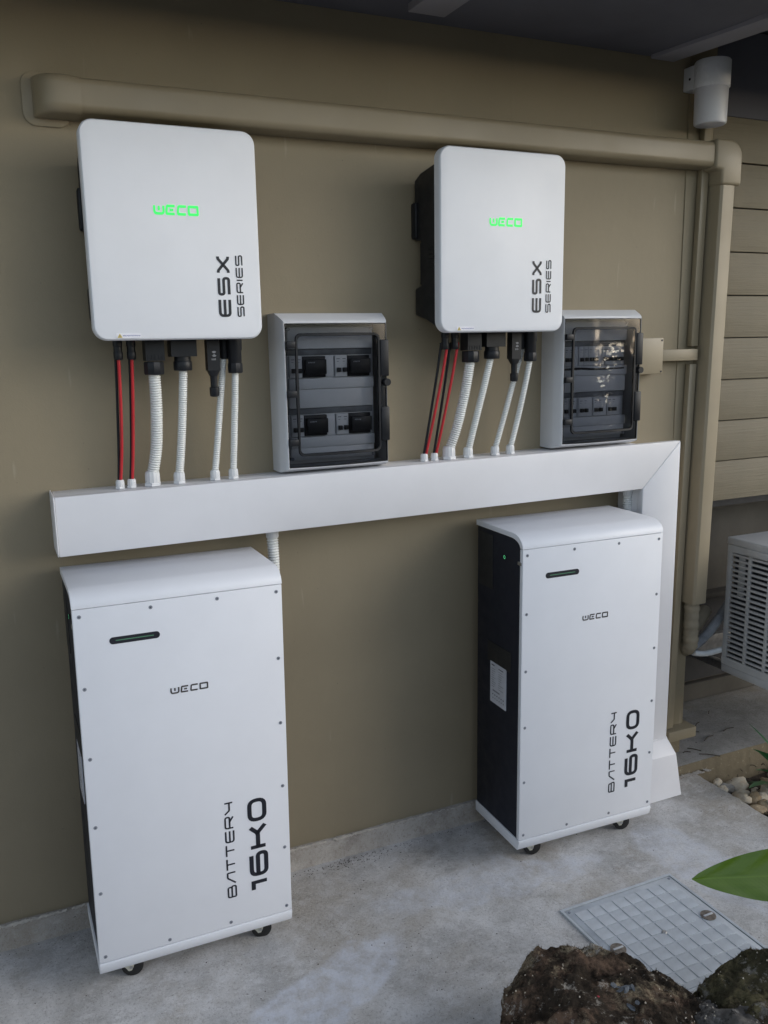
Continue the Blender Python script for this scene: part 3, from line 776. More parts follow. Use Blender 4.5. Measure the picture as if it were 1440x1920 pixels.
# ------------------------------------------------------------------ breaker panels
PW, PH = .314, .428
def make_panel(first=True):
    if first: t = empty('breaker_panel', (.098, 0, 1.244), 'left breaker panel with smoked door, four black breaker blocks inside', 'breaker panel', 'breaker panels on the trunking')
    else: t = empty('breaker_panel', (.995, 0, 1.252), 'right breaker panel with crumpled clear film on its smoked door', 'breaker panel', 'breaker panels on the trunking')
    # housing: hollow box whose front rim is bevelled, top and bottom edges bowed
    def outline(ins, bow, y, n=14):
        k = ins / .014
        x0, x1 = ins, PW - ins * .3; z0, z1 = ins, PH - ins * 1.9; pts = []
        def yb(x): return y - bow * math.sin(math.pi * (x - x0) / (x1 - x0))
        for i in range(n + 1): x = x0 + (x1 - x0) * i / n; pts.append((x, yb(x), z0))
        for i in range(n + 1): x = x1 - (x1 - x0) * i / n; pts.append((x, yb(x), z1))
        return pts
    bm = bmesh.new()
    loops(bm, [outline(0, 0, 0), outline(0, 0, -.062), outline(.001, 0, -.066), outline(.007, .006, -.088), outline(.011, .008, -.098), outline(.0135, .008, -.100),
               outline(.0145, .008, -.0995), outline(.0152, .008, -.094), outline(.0155, .008, -.03)], cap=False)
    link('housing', bm, 'panel_white', t, smooth=32)
    link('back_plate', B(.016, PW - .016, -.03, -.028, .016, PH - .016), 'inner_grey', t)
    # inner cover plate at depth, with two breaker windows and steps
    def row(z):
        g = []
        g.append(link('rail_cover', B(.032, PW - .032, -.072, -.030, z - .060, z - .031), 'inner_grey', t, bevel=.002))
        g.append(link('rail_cover', B(.032, PW - .032, -.060, -.030, z + .031, z + .048), 'hatch_groove', t, bevel=.002))
        g.append(link('rail_slot', B(.032, PW - .032, -.056, -.030, z - .031, z + .031), 'inner_grey', t))
        return g
    zr = (.285, .125)
    for z in zr: row(z)
    link('inner_cover', B(.032, PW - .032, -.068, -.030, .333, .392), 'inner_grey', t, bevel=.003)
    link('inner_cover', B(.032, PW - .032, -.066, -.030, .173, .225), 'inner_grey', t, bevel=.003)
    link('inner_cover', B(.032, PW - .032, -.066, -.030, .030, .065), 'inner_grey', t, bevel=.003)
    def breaker(x, z, w, black, toggle=True):
        b = link('circuit_breaker', B(x, x + w, -.068, -.055, z - .0285, z + .0285), 'black' if black else 'inner_grey', t, bevel=.0012)
        if black:
            link('breaker_nose', B(x + .003, x + w - .003, -.086, -.067, z - .020, z + .020), 'black', b, bevel=.002)
            bm = bmesh.new()
            for q in range(5): stroke(bm, [(x + .010 + q * .004, z + .0105), (x + .0125 + q * .004, z + .0135)], .0012, False, lambda p: (p.x, -.0866, p.y))
            link('print', bm, 'label', b)
        else:
            for q in range(max(1, int(w / .0175))):
                xx = x + .002 + q * .0175
                link('toggle', B(xx + .002, xx + .0125, -.078, -.068, z - .016, z - .004), 'screw' if not toggle else 'black', b, bevel=.001)
                bm = bmesh.new()
                stroke(bm, [(xx + .002, z + .020), (xx + .012, z + .020)], .0018, False, lambda p: (p.x, -.0686, p.y))
                stroke(bm, [(xx + .003, z + .013), (xx + .009, z + .013)], .0012, False, lambda p: (p.x, -.0686, p.y))
                link('print', bm, 'label_ink', b)
        return b
    if first:
        for z in zr:
            breaker(.036, z, .036, False); breaker(.0735, z, .066, True)
            link('blank_plate', B(.1415, .166, -.062, -.055, z - .0265, z + .0265), 'inner_grey', t, bevel=.001)
            breaker(.168, z, .036, False); breaker(.2055, z, .066, True)
    else:
        for x, wd, bl in ((.038, .052, False), (.094, .0175, True), (.1125, .0175, False), (.131, .052, False), (.185, .01, True), (.197, .07, False)):
            breaker(x, zr[0], wd, bl and wd > .02)
        for x, wd in ((.038, .0175), (.068, .0175), (.098, .052), (.155, .052), (.21, .052)):
            breaker(x, zr[1], wd, False)
        bm = bmesh.new()
        tube(bm, [(.03, -.070, .245), (.10, -.072, .247), (.16, -.070, .244), (.27, -.069, .245)], .004, 8); link('wire', bm, 'black', t, smooth=True)
    # smoked door, bowed in x
    def dy(x): return -.099 - .010 * math.sin(math.pi * (x - .017) / (PW - .034))
    def sheet(x0, x1, z0, z1, off, th, r, n=20, hole=None):
        bm = bmesh.new(); out = rrect(x0, x1, z0, z1, r, 6)
        return out
    d = empty('door', (0, 0, 0), None, None); d.parent = t
    dm = bmesh.new()
    n = 20
    def grid(bm, x0, x1, z0, z1, off, th):
        for s in (0, th):
            V = [[bm.verts.new((x0 + (x1 - x0) * i / n, dy(x0 + (x1 - x0) * i / n) + off + s, z)) for z in (z0, z1)] for i in range(n + 1)]
            for a, b in zip(V, V[1:]): bm.faces.new((a[0], b[0], b[1], a[1]))
    # frame band (denser smoked plastic) round a clear window pane
    X0, X1, Z0, Z1 = .0150, PW - .0035, .0160, PH - .0275
    wx0, wx1, wz0, wz1 = .045, PW - .030, .050, PH - .058
    bm = bmesh.new()
    for a in ((X0, X1, wz1, Z1), (X0, X1, Z0, wz0), (X0, wx0, wz0, wz1), (wx1, X1, wz0, wz1)): grid(bm, *a, 0, .0)
    bmesh.ops.remove_doubles(bm, verts=bm.verts, dist=1e-5)
    COL.objects.unlink(d); bpy.data.objects.remove(d)
    door = link('door', bm, 'smoke_frame', t, smooth=60)
    bm = bmesh.new(); grid(bm, wx0, wx1, wz0, wz1, -.004, 0); bmesh.ops.remove_doubles(bm, verts=bm.verts, dist=1e-5)
    link('window_pane', bm, 'smoke', door, smooth=60)
    # dark seal / moulding round the pane
    bm = bmesh.new(); P = rrect(wx0, wx1, wz0, wz1, .014, 6)
    q = [Vector((x, dy(x) - .003, z)) for x, z in P]
    dense = []
    for a, b in zip(q, q[1:] + q[:1]):
        k = max(1, int((b - a).length / .015))
        for i in range(k): dense.append(a.lerp(b, i / k))
    c = Vector((PW / 2, 0, PH / 2)); rings = []
    for p in dense:
        p = Vector((p.x, dy(p.x) - .003, p.z)); out = Vector((p.x - c.x, 0, (p.z - c.z))); 
        ex = Vector((1 if abs(p.x - wx0) < .02 or abs(p.x - wx1) < .02 else 0, 0, 0)); out.normalize()
        rings.append([p + out * .0055 + Vector((0, .004, 0)), p + out * .0045 - Vector((0, .003, 0)), p - out * .0025 - Vector((0, .003, 0)), p - out * .0035 + Vector((0, .003, 0))])
    rings.append(rings[0]); loops(bm, rings, cap=False)
    link('pane_seal', bm, 'black', door, smooth=50)
    bm = bmesh.new(); outr = []
    P = rrect(X0, X1, Z0, Z1, .005, 3); q = [Vector((x, 0, z)) for x, z in P]; dense = []
    for a, b in zip(q, q[1:] + q[:1]):
        k = max(1, int((b - a).length / .015))
        for i in range(k): dense.append(a.lerp(b, i / k))
    rings = []
    for p in dense:
        out = Vector((p.x - c.x, 0, p.z - c.z)).normalized(); y = dy(p.x)
        rings.append([(p.x + out.x * .0, y - .001, p.z), (p.x, y + .007, p.z), (p.x - out.x * .0022, y + .007, p.z - out.z * .0022), (p.x - out.x * .0022, y - .001, p.z - out.z * .0022)])
    rings.append(rings[0]); loops(bm, rings, cap=False)
    link('door_rim', bm, 'black', door, smooth=40)
    for z in (.345, .215, .085):
        link('hinge', B(.0150, .040, -.112, -.098, z - .009, z + .009), 'black', t, bevel=.002)
    for z0, z1 in ((.255, .355), (.075, .17)):
        link('latch_bar', B(PW - .026, PW - .0005, dy(PW - .02) - .010, dy(PW - .02) + .006, z0, z1), 'black', door, bevel=.003)
    bm = bmesh.new(); cyl(bm, (PW - .006, dy(PW - .01) - .012, .238), .010, .018, 'y', 18, .011); link('door_knob', bm, 'black', door, smooth=40)
    for x, z in ((.035, .035), (PW - .035, .035), (.035, PH - .042), (PW - .035, PH - .042)):
        bm = bmesh.new(); cyl(bm, (x, -.07, z), .005, .04, 'y', 10); link('cover_screw', bm, 'screw', t)
    if not first:
        # loose crumpled film stuck to the pane
        bm = bmesh.new(); nx, nz = 50, 90; V = {}
        for i in range(nx + 1):
            for j in range(nz + 1):
                u, v = i / nx, j / nz
                x = wx0 + .004 + (wx1 - wx0 - .008) * u; z = wz0 + .004 + (wz1 - wz0 - .008) * v
                wr = math.exp(-((u - .62 + .22 * (1 - v) * 0 + .12 * math.sin(v * 4)) / .2) ** 2) * (1.0 if v < .75 else max(0, 1 - (v - .75) / .12))
                q = Vector((x * 26, z * 9, 3.1))
                hgt = .0005 + wr * (.0035 * abs(noise.noise(q)) + .0014 * abs(noise.noise(q * 3.1)) + .001 * noise.noise(Vector((x * 240, z * 120, 1))))
                hgt += .0003 * noise.noise(Vector((x * 30, z * 30, 9)))
                V[i, j] = bm.verts.new((x, dy(x) - .0055 - hgt, z))
        for i in range(nx):
            for j in range(nz): bm.faces.new((V[i, j], V[i + 1, j], V[i + 1, j + 1], V[i, j + 1]))
        link('protective_film', bm, 'film', t, smooth=28)
    return t
p1 = make_panel(True)
p2 = make_panel(False)

# ------------------------------------------------------------------ battery cabinets
BW, BD, ZL, ZB, ZT, BH = .5, .2693, .0615, .0962, 1.0067, 1.0457
def make_battery():
    t = empty('battery_cabinet', (-.499, -.3168, 0), 'near left white battery cabinet on castors, standing under the left inverter', 'battery cabinet', 'battery cabinets on the floor')
    # local frame: x 0..BW, y 0 (front) .. BD (back), z 0 floor
    body = link('body', B(.004, BW - .004, .014, BD - .002, ZL + .02, ZT + .02), 'black_side', t, bevel=.002)
    bm = bmesh.new(); prism(bm, [(.0005, ZB + .0012), (BW - .0005, ZB + .0012), (BW - .0005, ZT - .0012), (.0005, ZT - .0012)], 0, .016)
    link('front_panel', bm, 'white', t, bevel=.0022)
    # curved lid: section in (y,z)
    r = .040; sec = [(0, ZT + .0012)]
    for i in range(11):
        a = R(180 - 9 * i); sec.append((r * 1.35 + r * 1.35 * math.cos(a), BH - .0385 + .0385 * math.sin(a)))
    sec += [(BD, BH), (BD, BH - .016)]
    for i in range(9):
        a = R(90 + 11.25 * i); sec.append((.066 + .052 * math.cos(a), BH - .0385 - .0 + .0235 * math.sin(a)))
    sec += [(.014, ZT + .0012)]
    bm = bmesh.new(); prism(bm, sec, 0, BW, 'x'); link('lid', bm, 'white', t, bevel=.0016)
    # base rim
    bm = bmesh.new()
    prism(bm, [(0.0, ZB - .0012), (-.0005, ZB - .008), (.004, ZL + .006), (.010, ZL), (BD, ZL), (BD, ZB - .0012)], 0, BW, 'x')
    link('base_rim', bm, 'white', t, bevel=.0015)
    for sc in [(.0155, z) for z in (.988, .813, .638, .462, .286, .113)] + [(BW - .0155, z) for z in (.988, .813, .638, .462, .286, .113)] + [(.176, .990), (.335, .990), (.173, .110), (.332, .110)]:
        bm = bmesh.new(); cyl(bm, (sc[0], -.0006, sc[1]), .0046, .003, 'y', 14)
        sc_o = link('screw', bm, 'screw', t)
        bm = bmesh.new(); cyl(bm, (sc[0], -.0009, sc[1]), .0014, .002, 'y', 6); link('screw_socket', bm, 'ink', sc_o)
    bm = bmesh.new(); prism(bm, rrect(.078, .194, .9125, .9295, .0083, 6), -.0006, .004); win = link('status_window', bm, 'ink', t)
    bm = bmesh.new(); prism(bm, rrect(.092, .180, .9200, .9222, .0012, 3), -.0010, -.0007); link('light_strip', bm, 'led', win)
    bm = bmesh.new(); word(bm, 'weco', .0925, .0175, .22, lambda u, v: (.2105 + u, -.0006, .7655 + v), .36); link('logo', bm, 'logo_grey', t)
    bm = bmesh.new(); word(bm, 'BATTERY', .270, .0250, .175, lambda u, v: (.3515 - v, -.0006, .180 + u), .36); link('lettering', bm, 'ink', t)
    bm = bmesh.new(); word(bm, '16KO', .264, .0510, .225, lambda u, v: (.4385 - v, -.0006, .180 + u), .42); link('lettering', bm, 'ink', t)
    # left side fittings (x = .004)
    link('handle_recess', B(.002, .0045, .172, .255, .845, 1.015), 'rubber', t, bevel=.002)
    link('handle_recess', B(.002, .0045, .062, .200, .612, .677), 'rubber', t, bevel=.002)
    lb = link('rating_label', B(.0012, .0035, .087, .180, .483, .615), 'label', t)
    bm = bmesh.new(); tf = lambda p: (.0008, .180 - p.x, p.y)
    def sk(a, b, c, d, th): stroke(bm, [(a, b), (c, d)], th, False, tf)
    sk(.008, .606, .026, .606, .004); sk(.05, .603, .078, .603, .003)
    for k in range(9): 
        sk(.008, .594 - k * .0072, .008 + random.uniform(.016, .03), .594 - k * .0072, .0011); sk(.05, .594 - k * .0072, .05 + random.uniform(.01, .03), .594 - k * .0072, .0011)
    for k in range(10):
        sk(.045 if False else .018 + k * .0042, .527, .018 + k * .0042, .5215, .0028)
    for k in range(6):
        u = .014 + k * .0125; sk(u, .511, u + .006, .511, .0035); sk(u + .002, .500, u + .006, .4985, .003)
    link('label_print', bm, 'label_ink', lb)
    bm = bmesh.new(); cyl(bm, (.0005, .101, .963), .0065, .004, 'x', 20); pb = link('power_button', bm, 'black', t)
    bm = bmesh.new(); stroke(bm, [(.101 + .0045 * math.cos(R(a)), .963 + .0045 * math.sin(R(a))) for a in range(0, 360, 20)], .0013, True, lambda p: (.0003, p.x, p.y)); link('button_light', bm, 'led_btn', pb)
    link('panel_clip', B(-.001, .004, .006, .026, .957, .967), 'steel', t, bevel=.001)
    for k, (x, y, a) in enumerate(((.066, .066, -12), (.410, .066, -12), (.075, .215, 60), (.425, .215, 20))):
        c = link('caster', B(x - .024, x + .024, y - .020, y + .020, ZL - .004, ZL + .002), 'cream', t, bevel=.001)
        dx, dyv = math.cos(R(a)), math.sin(R(a)); ox, oy = x + .016 * dx, y + .016 * dyv
        side_ = Vector((-dyv, dx, 0))
        def rotz(bm, cx, cy):
            for v in bm.verts:
                px, py = v.co.x, v.co.y; v.co.x = cx + px * dx - py * dyv; v.co.y = cy + px * dyv + py * dx
            return bm
        bm = bmesh.new(); cyl(bm, (.004, -.012, .0275), .0275, .024, 'y', 24); link('wheel', rotz(bm, ox, oy), 'rubber', c, bevel=.003)
        bm = bmesh.new(); lathe(bm, (-.010, 0, .052), [(.014, 0), (.018, .006), (.018, .013)], 18)
        for s in (-1, 1):
            prism(bm, [(-.030, .060), (.012, .060), (.012, .045), (.006, .026), (.002, .018), (-.006, .017), (-.012, .026), (-.028, .042)], s * .0135 - .001, s * .0135 + .001)
        link('fork', rotz(bm, ox, oy), 'cream', c, bevel=.0006)
        bm = bmesh.new(); cyl(bm, (.001, -.0165, .0275), .0045, .033, 'y', 8); link('axle_bolt', rotz(bm, ox, oy), 'steel', c)
    return t
bat = make_battery(); bat.rotation_euler = (0, -.0083, .0015)
bat.rotation_euler = (0, .0083, .0015)
bat2 = copy_tree(bat, (.7249, -.3157, 0), 'farther right white battery cabinet on castors, its black side facing the left cabinet', -.0262, 0)

# ------------------------------------------------------------------ air conditioner outdoor unit
AX, AY, AZ, AH, ADp, AWd = 1.842, -.0, .336, .525, .36, .85
ac = empty('air_conditioner', (AX, AY, AZ), 'outdoor air conditioner unit with slotted side grille at the right edge', 'air conditioner')
link('casing', B(.03, AWd, -ADp + .02, -.01, .01, AH - .03), 'ac_dark', ac)
link('top_panel', B(-.004, AWd, -ADp - .01, .004, AH - .028, AH), 'ac', ac, bevel=.006, seg=3)
link('top_handle', B(-.010, .03, -.30, -.085, AH - .05, AH - .026), 'ac', ac, bevel=.005)
link('base_pan', B(0, AWd, -ADp, 0, 0, .03), 'ac', ac, bevel=.004)
# side frame bars
for y0, y1 in ((-.022, 0), (-.112, -.098), (-.202, -.188), (-.292, -.278), (-ADp, -ADp + .02)):
    link('grille_post', B(0, .008, y0, y1, .0605, AH - .0555), 'ac', ac, bevel=.001)
link('grille_post', B(-.0005, .008, -ADp, 0, .0305, .060), 'ac', ac)
link('grille_post', B(.0005, .008, -ADp, 0, AH - .055, AH - .0285), 'ac', ac)
sl = None
for k in range(21):
    z = .068 + k * .0195
    if sl is None:
        sl = link('slat', B(-.001, .009, -ADp + .018, -.020, 0, .0085), 'ac', ac, bevel=.0015); o = sl
    else: o = sl.copy(); COL.objects.link(o)
    o.location = (0, 0, z)
bm = bmesh.new()
for k in range(60): box(bm, .022, .024 + .004, -ADp + .03 + k * .0053, -ADp + .031 + k * .0053, .06, AH - .06)
link('fin_block', bm, 'fin', ac)['kind'] = 'stuff'
link('inner_pipe', B(.010, .016, -.075, -.045, .30, AH - .06), 'ac', ac, bevel=.002)
for y in (-.07, -.29):
    link('mounting_foot', B(.10, .14, y - .015, y + .015, -.02, 0), 'ac_dark', ac)
br = empty('unit_bracket', (AX + .12, .3, AZ - .05), 'steel wall bracket carrying the air conditioner unit', 'bracket')
link('arm', B(-.015, .015, -.66, .055, 0, .03), 'steel', br, bevel=.002); link('arm', B(.585, .615, -.66, .055, 0, .03), 'steel', br, bevel=.002)
link('wall_rail', B(-.05, .65, .02, .058, -.02, .05), 'steel', br, bevel=.002)

# pipes
def pipe(P, r, mat, name, label, corr=None, step=None):
    bm = bmesh.new(); tube(bm, P, r, 14, step, corr)
    return tag(link(name, bm, mat, None, smooth=60), label, 'pipe')
pipe([(1.642, -.038, .69), (1.642, -.038, .62), (1.645, -.036, .54), (1.650, -.03, .48), (1.67, .02, .45), (1.76, .08, .48), (1.87, .12, .54)], .027, 'foam', 'insulated_pipe', 'tan wrapped pipe hanging from the end of the tan pipe cover', lambda i: 1 + .05 * math.sin(i * 1.3) + .03 * math.sin(i * .7))
pipe([(1.70, .02, .44), (1.78, .03, .47), (1.86, .04, .53), (1.93, .05, .60)], .018, 'grey_pipe', 'insulated_pipe', 'grey foam pipe rising behind the air conditioner')
pipe([(1.70, .00, .43), (1.76, .0, .418), (1.84, .01, .415), (1.92, .02, .42)], .011, 'conduit', 'drain_hose', 'white corrugated drain hose behind the air conditioner', lambda i: CORR[i % 6], .001)

# ------------------------------------------------------------------ access hatch in the patio
ha = empty('access_hatch', (.92, -.735, .001), 'square pale grey plastic access hatch set in the patio floor', 'hatch')
HS = .2
bm = bmesh.new(); 
for a in ((-HS, HS, -HS, -HS + .008), (-HS, HS, HS - .008, HS), (-HS, -HS + .008, -HS + .008, HS - .008), (HS - .008, HS, -HS + .008, HS - .008)): box(bm, a[0], a[1], a[2], a[3], -.02, .004)
link('hatch_frame', bm, 'hatch', ha)
link('hatch_lid', B(-HS + .0105, HS - .0105, -HS + .0105, HS - .0105, -.02, .0024), 'hatch', ha, bevel=.001)
link('hatch_gap', B(-HS + .004, HS - .004, -HS + .004, HS - .004, -.03, -.0005), 'ink', ha)
tl = None; pt = .0432
for i in range(8):
    for j in range(8):
        if j == 3 and i in (0, 7): pass
        x = (i - 3.5) * pt; y = (j - 3.5) * pt
        if tl is None:
            bm = bmesh.new(); hw_ = pt / 2 - .0024
            prism(bm, [(a * 1.0, b) for a, b in rrect(-hw_, hw_, -hw_, hw_, .002, 2)], .0018, .0040, 'z')
            tl = link('tread_square', bm, 'hatch_tread', ha); o = tl
        else:
            o = tl.copy(); COL.objects.link(o)
        o.location = (x, y, random.uniform(-.0003, .0003))
for s in (-1, 1):
    bm = bmesh.new(); cyl(bm, (s * .157, 0, .0045), .021, .0022, 'z', 28); c = link('lift_cup', bm, 'cup', ha, smooth=40)
    bm = bmesh.new(); box(bm, s * .157 - .016, s * .157 + .016, -.003, .003, .0068, .0095); link('cup_bar', bm, 'grey_plastic', c, bevel=.001)
bm = bmesh.new(); cyl(bm, (0, 0, .003), .008, .0035, 'z', 16, .006); link('centre_boss', bm, 'steel', ha, smooth=40)
for x, y in ((-1, -1), (1, -1), (-1, 1), (1, 1)):
    bm = bmesh.new(); cyl(bm, (x * .181, y * .181, .002), .0042, .0018, 'z', 12); link('corner_screw', bm, 'screw', ha)

# ------------------------------------------------------------------ boulders in the foreground
def boulder(name, c, foot, zt, seed, mat, label, dens=9000):
    """stone whose rim follows a measured footprint, with a lumpy crown"""
    bm = bmesh.new(); bmesh.ops.create_icosphere(bm, subdivisions=7, radius=1)
    off = Vector((seed * 7.3, seed * 3.1, seed))
    ang = []
    for x, y in foot: ang.append((math.atan2(y - c[1], x - c[0]), math.hypot(x - c[0], y - c[1])))
    ang.sort(); ang = [(ang[-1][0] - 2 * math.pi, ang[-1][1])] + ang + [(ang[0][0] + 2 * math.pi, ang[0][1])]
    def rad(a):
        for (a0, r0), (a1, r1) in zip(ang, ang[1:]):
            if a0 <= a <= a1:
                t = (a - a0) / max(1e-6, a1 - a0); t = t * t * (3 - 2 * t) * .5 + t * .5; return r0 + (r1 - r0) * t
        return ang[0][1]
    for v in bm.verts:
        n = v.co.normalized(); rho = math.hypot(n.x, n.y)
        k = rho ** .55 if n.z > 0 else rho ** .4
        a = math.atan2(n.y, n.x); rr_ = rad(a) * k
        zz = math.copysign(abs(n.z) ** .75, n.z)
        big = .06 * noise.noise(n * 2.2 + off) + .12 * noise.noise(n * 4 + off)
        r1 = 1 + .5 * big + .03 * noise.noise(n * 11 + off) + .018 * noise.noise(n * 30 + off) + .01 * noise.noise(n * 75 + off)
        x, y = rr_ * math.cos(a) * r1, rr_ * math.sin(a) * r1
        zc = zt * .5; z = zc + zc * 1.12 * zz
        if n.z > 0:
            z += .03 * noise.noise(Vector((x * 9, y * 9, seed))) + .016 * noise.noise(Vector((x * 28, y * 28, seed))) + .006 * noise.noise(Vector((x * 80, y * 80, seed))) + .003 * noise.noise(Vector((x * 190, y * 190, seed)))
        v.co = Vector((x, y, max(z, -.02)))
    bm.normal_update()
    e = empty(name, (c[0], c[1], 0), label, 'boulder')
    pts = [(v.co.copy(), v.normal.copy()) for v in bm.verts]
    o = link('stone', bm, mat, e, smooth=60)
    bm = bmesh.new(); rg_ = random.Random(int(seed * 10))
    src = [q for q in pts if q[1].z > -.3]; rg_.shuffle(src)
    for co, nn in src[:dens]:
        if noise.noise(co * 13 + off) < -.05: continue
        for h in range(2):
            l = rg_.uniform(.003, .009); d = (nn + Vector((rg_.uniform(-1, 1), rg_.uniform(-1, 1), rg_.uniform(-.5, .7)))).normalized()
            s = d.cross(Vector((rg_.random(), rg_.random(), 1))).normalized() * rg_.uniform(.0003, .0008)
            a = co - nn * .001; bm.faces.new([bm.verts.new(a - s), bm.verts.new(a + s), bm.verts.new(a + d * l)])
    link('moss', bm, 'moss', e)['kind'] = 'stuff'
    bm = bmesh.new()       # pale crumbs and grit caught in the moss
    for co, nn in src[dens:dens + 260]:
        r = rg_.uniform(.0008, .0022); cyl(bm, (co.x, co.y, co.z - r * .3), r, r * 1.2, 'z', 5, r * .6)
    link('grit', bm, 'pebble1', e)['kind'] = 'stuff'
    return e, pts
F1 = [(.235, -.99), (.280, -.926), (.335, -.865), (.382, -.836), (.438, -.808), (.489, -.822), (.557, -.876), (.61, -.926), (.661, -.99), (.682, -1.054), (.67, -1.13), (.60, -1.27), (.45, -1.36), (.25, -1.32), (.19, -1.15)]
F2 = [(.692, -1.068), (.744, -1.040), (.795, -1.03), (.843, -1.04), (.92, -1.07), (1.0, -1.15), (1.0, -1.3), (.8, -1.36), (.68, -1.22)]
b1, b1pts = boulder('boulder', (.43, -1.07), F1, .205, 1.0, 'rock', 'dark brown mossy lava boulder at the bottom edge in front of the hatch', 14000)
b2, b2pts = boulder('boulder', (.83, -1.19), F2, .20, 4.0, 'rock2', 'olive green mossy boulder in the bottom right corner', 9000)
b4, b4pts = boulder('boulder', (.69, -1.17), [(.655, -1.085), (.70, -1.075), (.76, -1.12), (.78, -1.2), (.74, -1.32), (.62, -1.32), (.60, -1.2)], .178, 6.0, 'rock3', 'pale grey rock wedged between the brown boulder and the olive boulder', 2500)
b3, b3pts = boulder('boulder', (.235, -.965), [(.19, -.93), (.25, -.905), (.29, -.92), (.27, -1.0), (.2, -1.02)], .075, 9.0, 'rock', 'small dark rock peeking in left of the big lava boulder', 2500)
def surf(pts, cx, cy, x, y):
    best = None
    for p, n in pts:
        d = (p.x + cx - x) ** 2 + (p.y + cy - y) ** 2
        if n.z > .1 and p.z > .1 and (best is None or d < best[0]): best = (d, p.z)
    return best[1] if best else .2
# local frame of the boulder is centred on its empty
for e_, c_, P_ in ((b1, (.43, -1.07), b1pts),): pass
CHIPS = [(.499, -1.032, .013), (.510, -1.038, .015), (.522, -1.047, .016), (.514, -1.054, .013), (.531, -1.055, .012), (.503, -1.046, .010), (.494, -1.092, .014), (.506, -1.098, .010)]
for k, (x, y, r) in enumerate(CHIPS):
    bm = bmesh.new()
    vs = [bm.verts.new((r * random.uniform(.6, 1.1) * math.cos(a_) * math.cos(b_), r * random.uniform(.5, 1) * math.sin(a_) * math.cos(b_), r * .45 * math.sin(b_))) for a_ in [q * 1.05 + random.uniform(-.2, .2) for q in range(6)] for b_ in (-.7, .1, .9)]
    bmesh.ops.convex_hull(bm, input=vs)
    for v in [v for v in bm.verts if not v.link_faces]: bm.verts.remove(v)
    o = link('stone_chip', bm, 'chip', None, bevel=.0008, seg=1, smooth=20); o.location = (x, y, surf(b1pts, .43, -1.07, x, y) + r * .1); o.scale = (random.uniform(.7, 1.2), random.uniform(.5, .9), random.uniform(.35, .6)); o.rotation_euler = (random.uniform(-.3, .3), random.uniform(-.3, .3), random.uniform(0, 3))
    tag(o, ('dark grey stone chip in the front pair on the brown boulder' if k > 5 else 'dark grey stone chip in the cluster on top of the brown boulder'), 'stone', 'grey stone chips on the boulder')
bm = bmesh.new(); bmesh.ops.create_icosphere(bm, subdivisions=2, radius=.009)
for v in bm.verts: v.co.z *= .3; v.co.y *= .45; v.co *= 1 + .3 * noise.noise(v.co * 150)
o = link('petal', bm, 'redbit', None); o.location = (.452, -1.035, surf(b1pts, .43, -1.07, .452, -1.035) + .001)
tag(o, 'small red petal fallen on top of the big boulder', 'petal')

# ------------------------------------------------------------------ pebbles, twigs
peb = []
for k, m in enumerate(('pebble1', 'pebble1', 'pebble2', 'pebble1', 'pebble1', 'pebble3')):
    bm = bmesh.new(); bmesh.ops.create_icosphere(bm, subdivisions=3, radius=1)
    for v in bm.verts:
        n = v.co.normalized(); v.co = n * (1 + .34 * noise.noise(n * 1.4 + Vector((k * 9, 0, 0))) + .05 * noise.noise(n * 5 + Vector((k * 9, 4, 0))))
        v.co.x *= 1.35; v.co.z *= .68
    me = bpy.data.meshes.new('river_stone'); bm.to_mesh(me); bm.free(); me.materials.append(MT[m]); shade(me, R(60)); peb.append(me)
rng = random.Random(5)
placed = []
tries = 0
while len(placed) < 280 and tries < 9000:
    tries += 1
    x = 1.66 + rng.random() ** 1.3 * .85; y = -.13 - rng.random() * .75
    r = rng.uniform(.010, .027)
    if rng.random() < .18: r = rng.uniform(.027, .036)
    if x - r * 1.2 < 1.66: continue
    z = -.066 + (.02 if rng.random() < .5 else 0) + rng.uniform(0, .012)
    if any((x - a) ** 2 + (y - b) ** 2 + ((z - c) * 1.5) ** 2 < (.82 * (r + s)) ** 2 for a, b, c, s in placed): continue
    if y + r * 1.2 > -.098: continue
    placed.append((x, y, z, r))
    o = bpy.data.objects.new('river_stone', rng.choice(peb)); COL.objects.link(o)
    o.location = (x, y, z); o.scale = (r, r * rng.uniform(.8, 1.1), r); o.rotation_euler = (rng.uniform(-.4, .4), rng.uniform(-.4, .4), rng.uniform(0, 6.28))
    mn = o.data.materials[0].name
    tone = 'pale tan' if mn == 'tan_pebble' else 'brown' if mn == 'brown_pebble' else 'grey'
    size = 'large' if r > .030 else 'small' if r < .02 else 'middling'
    where = 'under the dark green plant' if (x - 1.86) ** 2 + (y + .3) ** 2 < .03 else 'under the air conditioner' if x > 1.84 and y > -.38 else 'near the bright broad leaf' if y < -.55 else 'against the low ledge' if y > -.2 else 'beside the patio edge' if x < 1.78 else 'in the bed to the right'
    tag(o, '%s %s rounded river stone %s' % (size, tone, where), 'stone', 'river stones in the garden bed')
bm = bmesh.new()
for k in range(420):   # bark litter between the stones
    x = rng.uniform(1.655, 2.5); y = rng.uniform(-.95, -.10); z = -.055 + rng.uniform(0, .022); a = rng.uniform(0, 6.28); l = rng.uniform(.006, .03)
    tube(bm, [(x, y, z), (x + l * math.cos(a) * .5, y + l * math.sin(a) * .5, z + rng.uniform(-.004, .006)), (x + l * math.cos(a), y + l * math.sin(a), z + rng.uniform(-.004, .006))], rng.uniform(.0008, .0022), 4, smoothn=2)
o = link('bark_litter', bm, 'twig', None); tag(o, 'dry bark litter between the river stones', 'litter', kind='stuff')
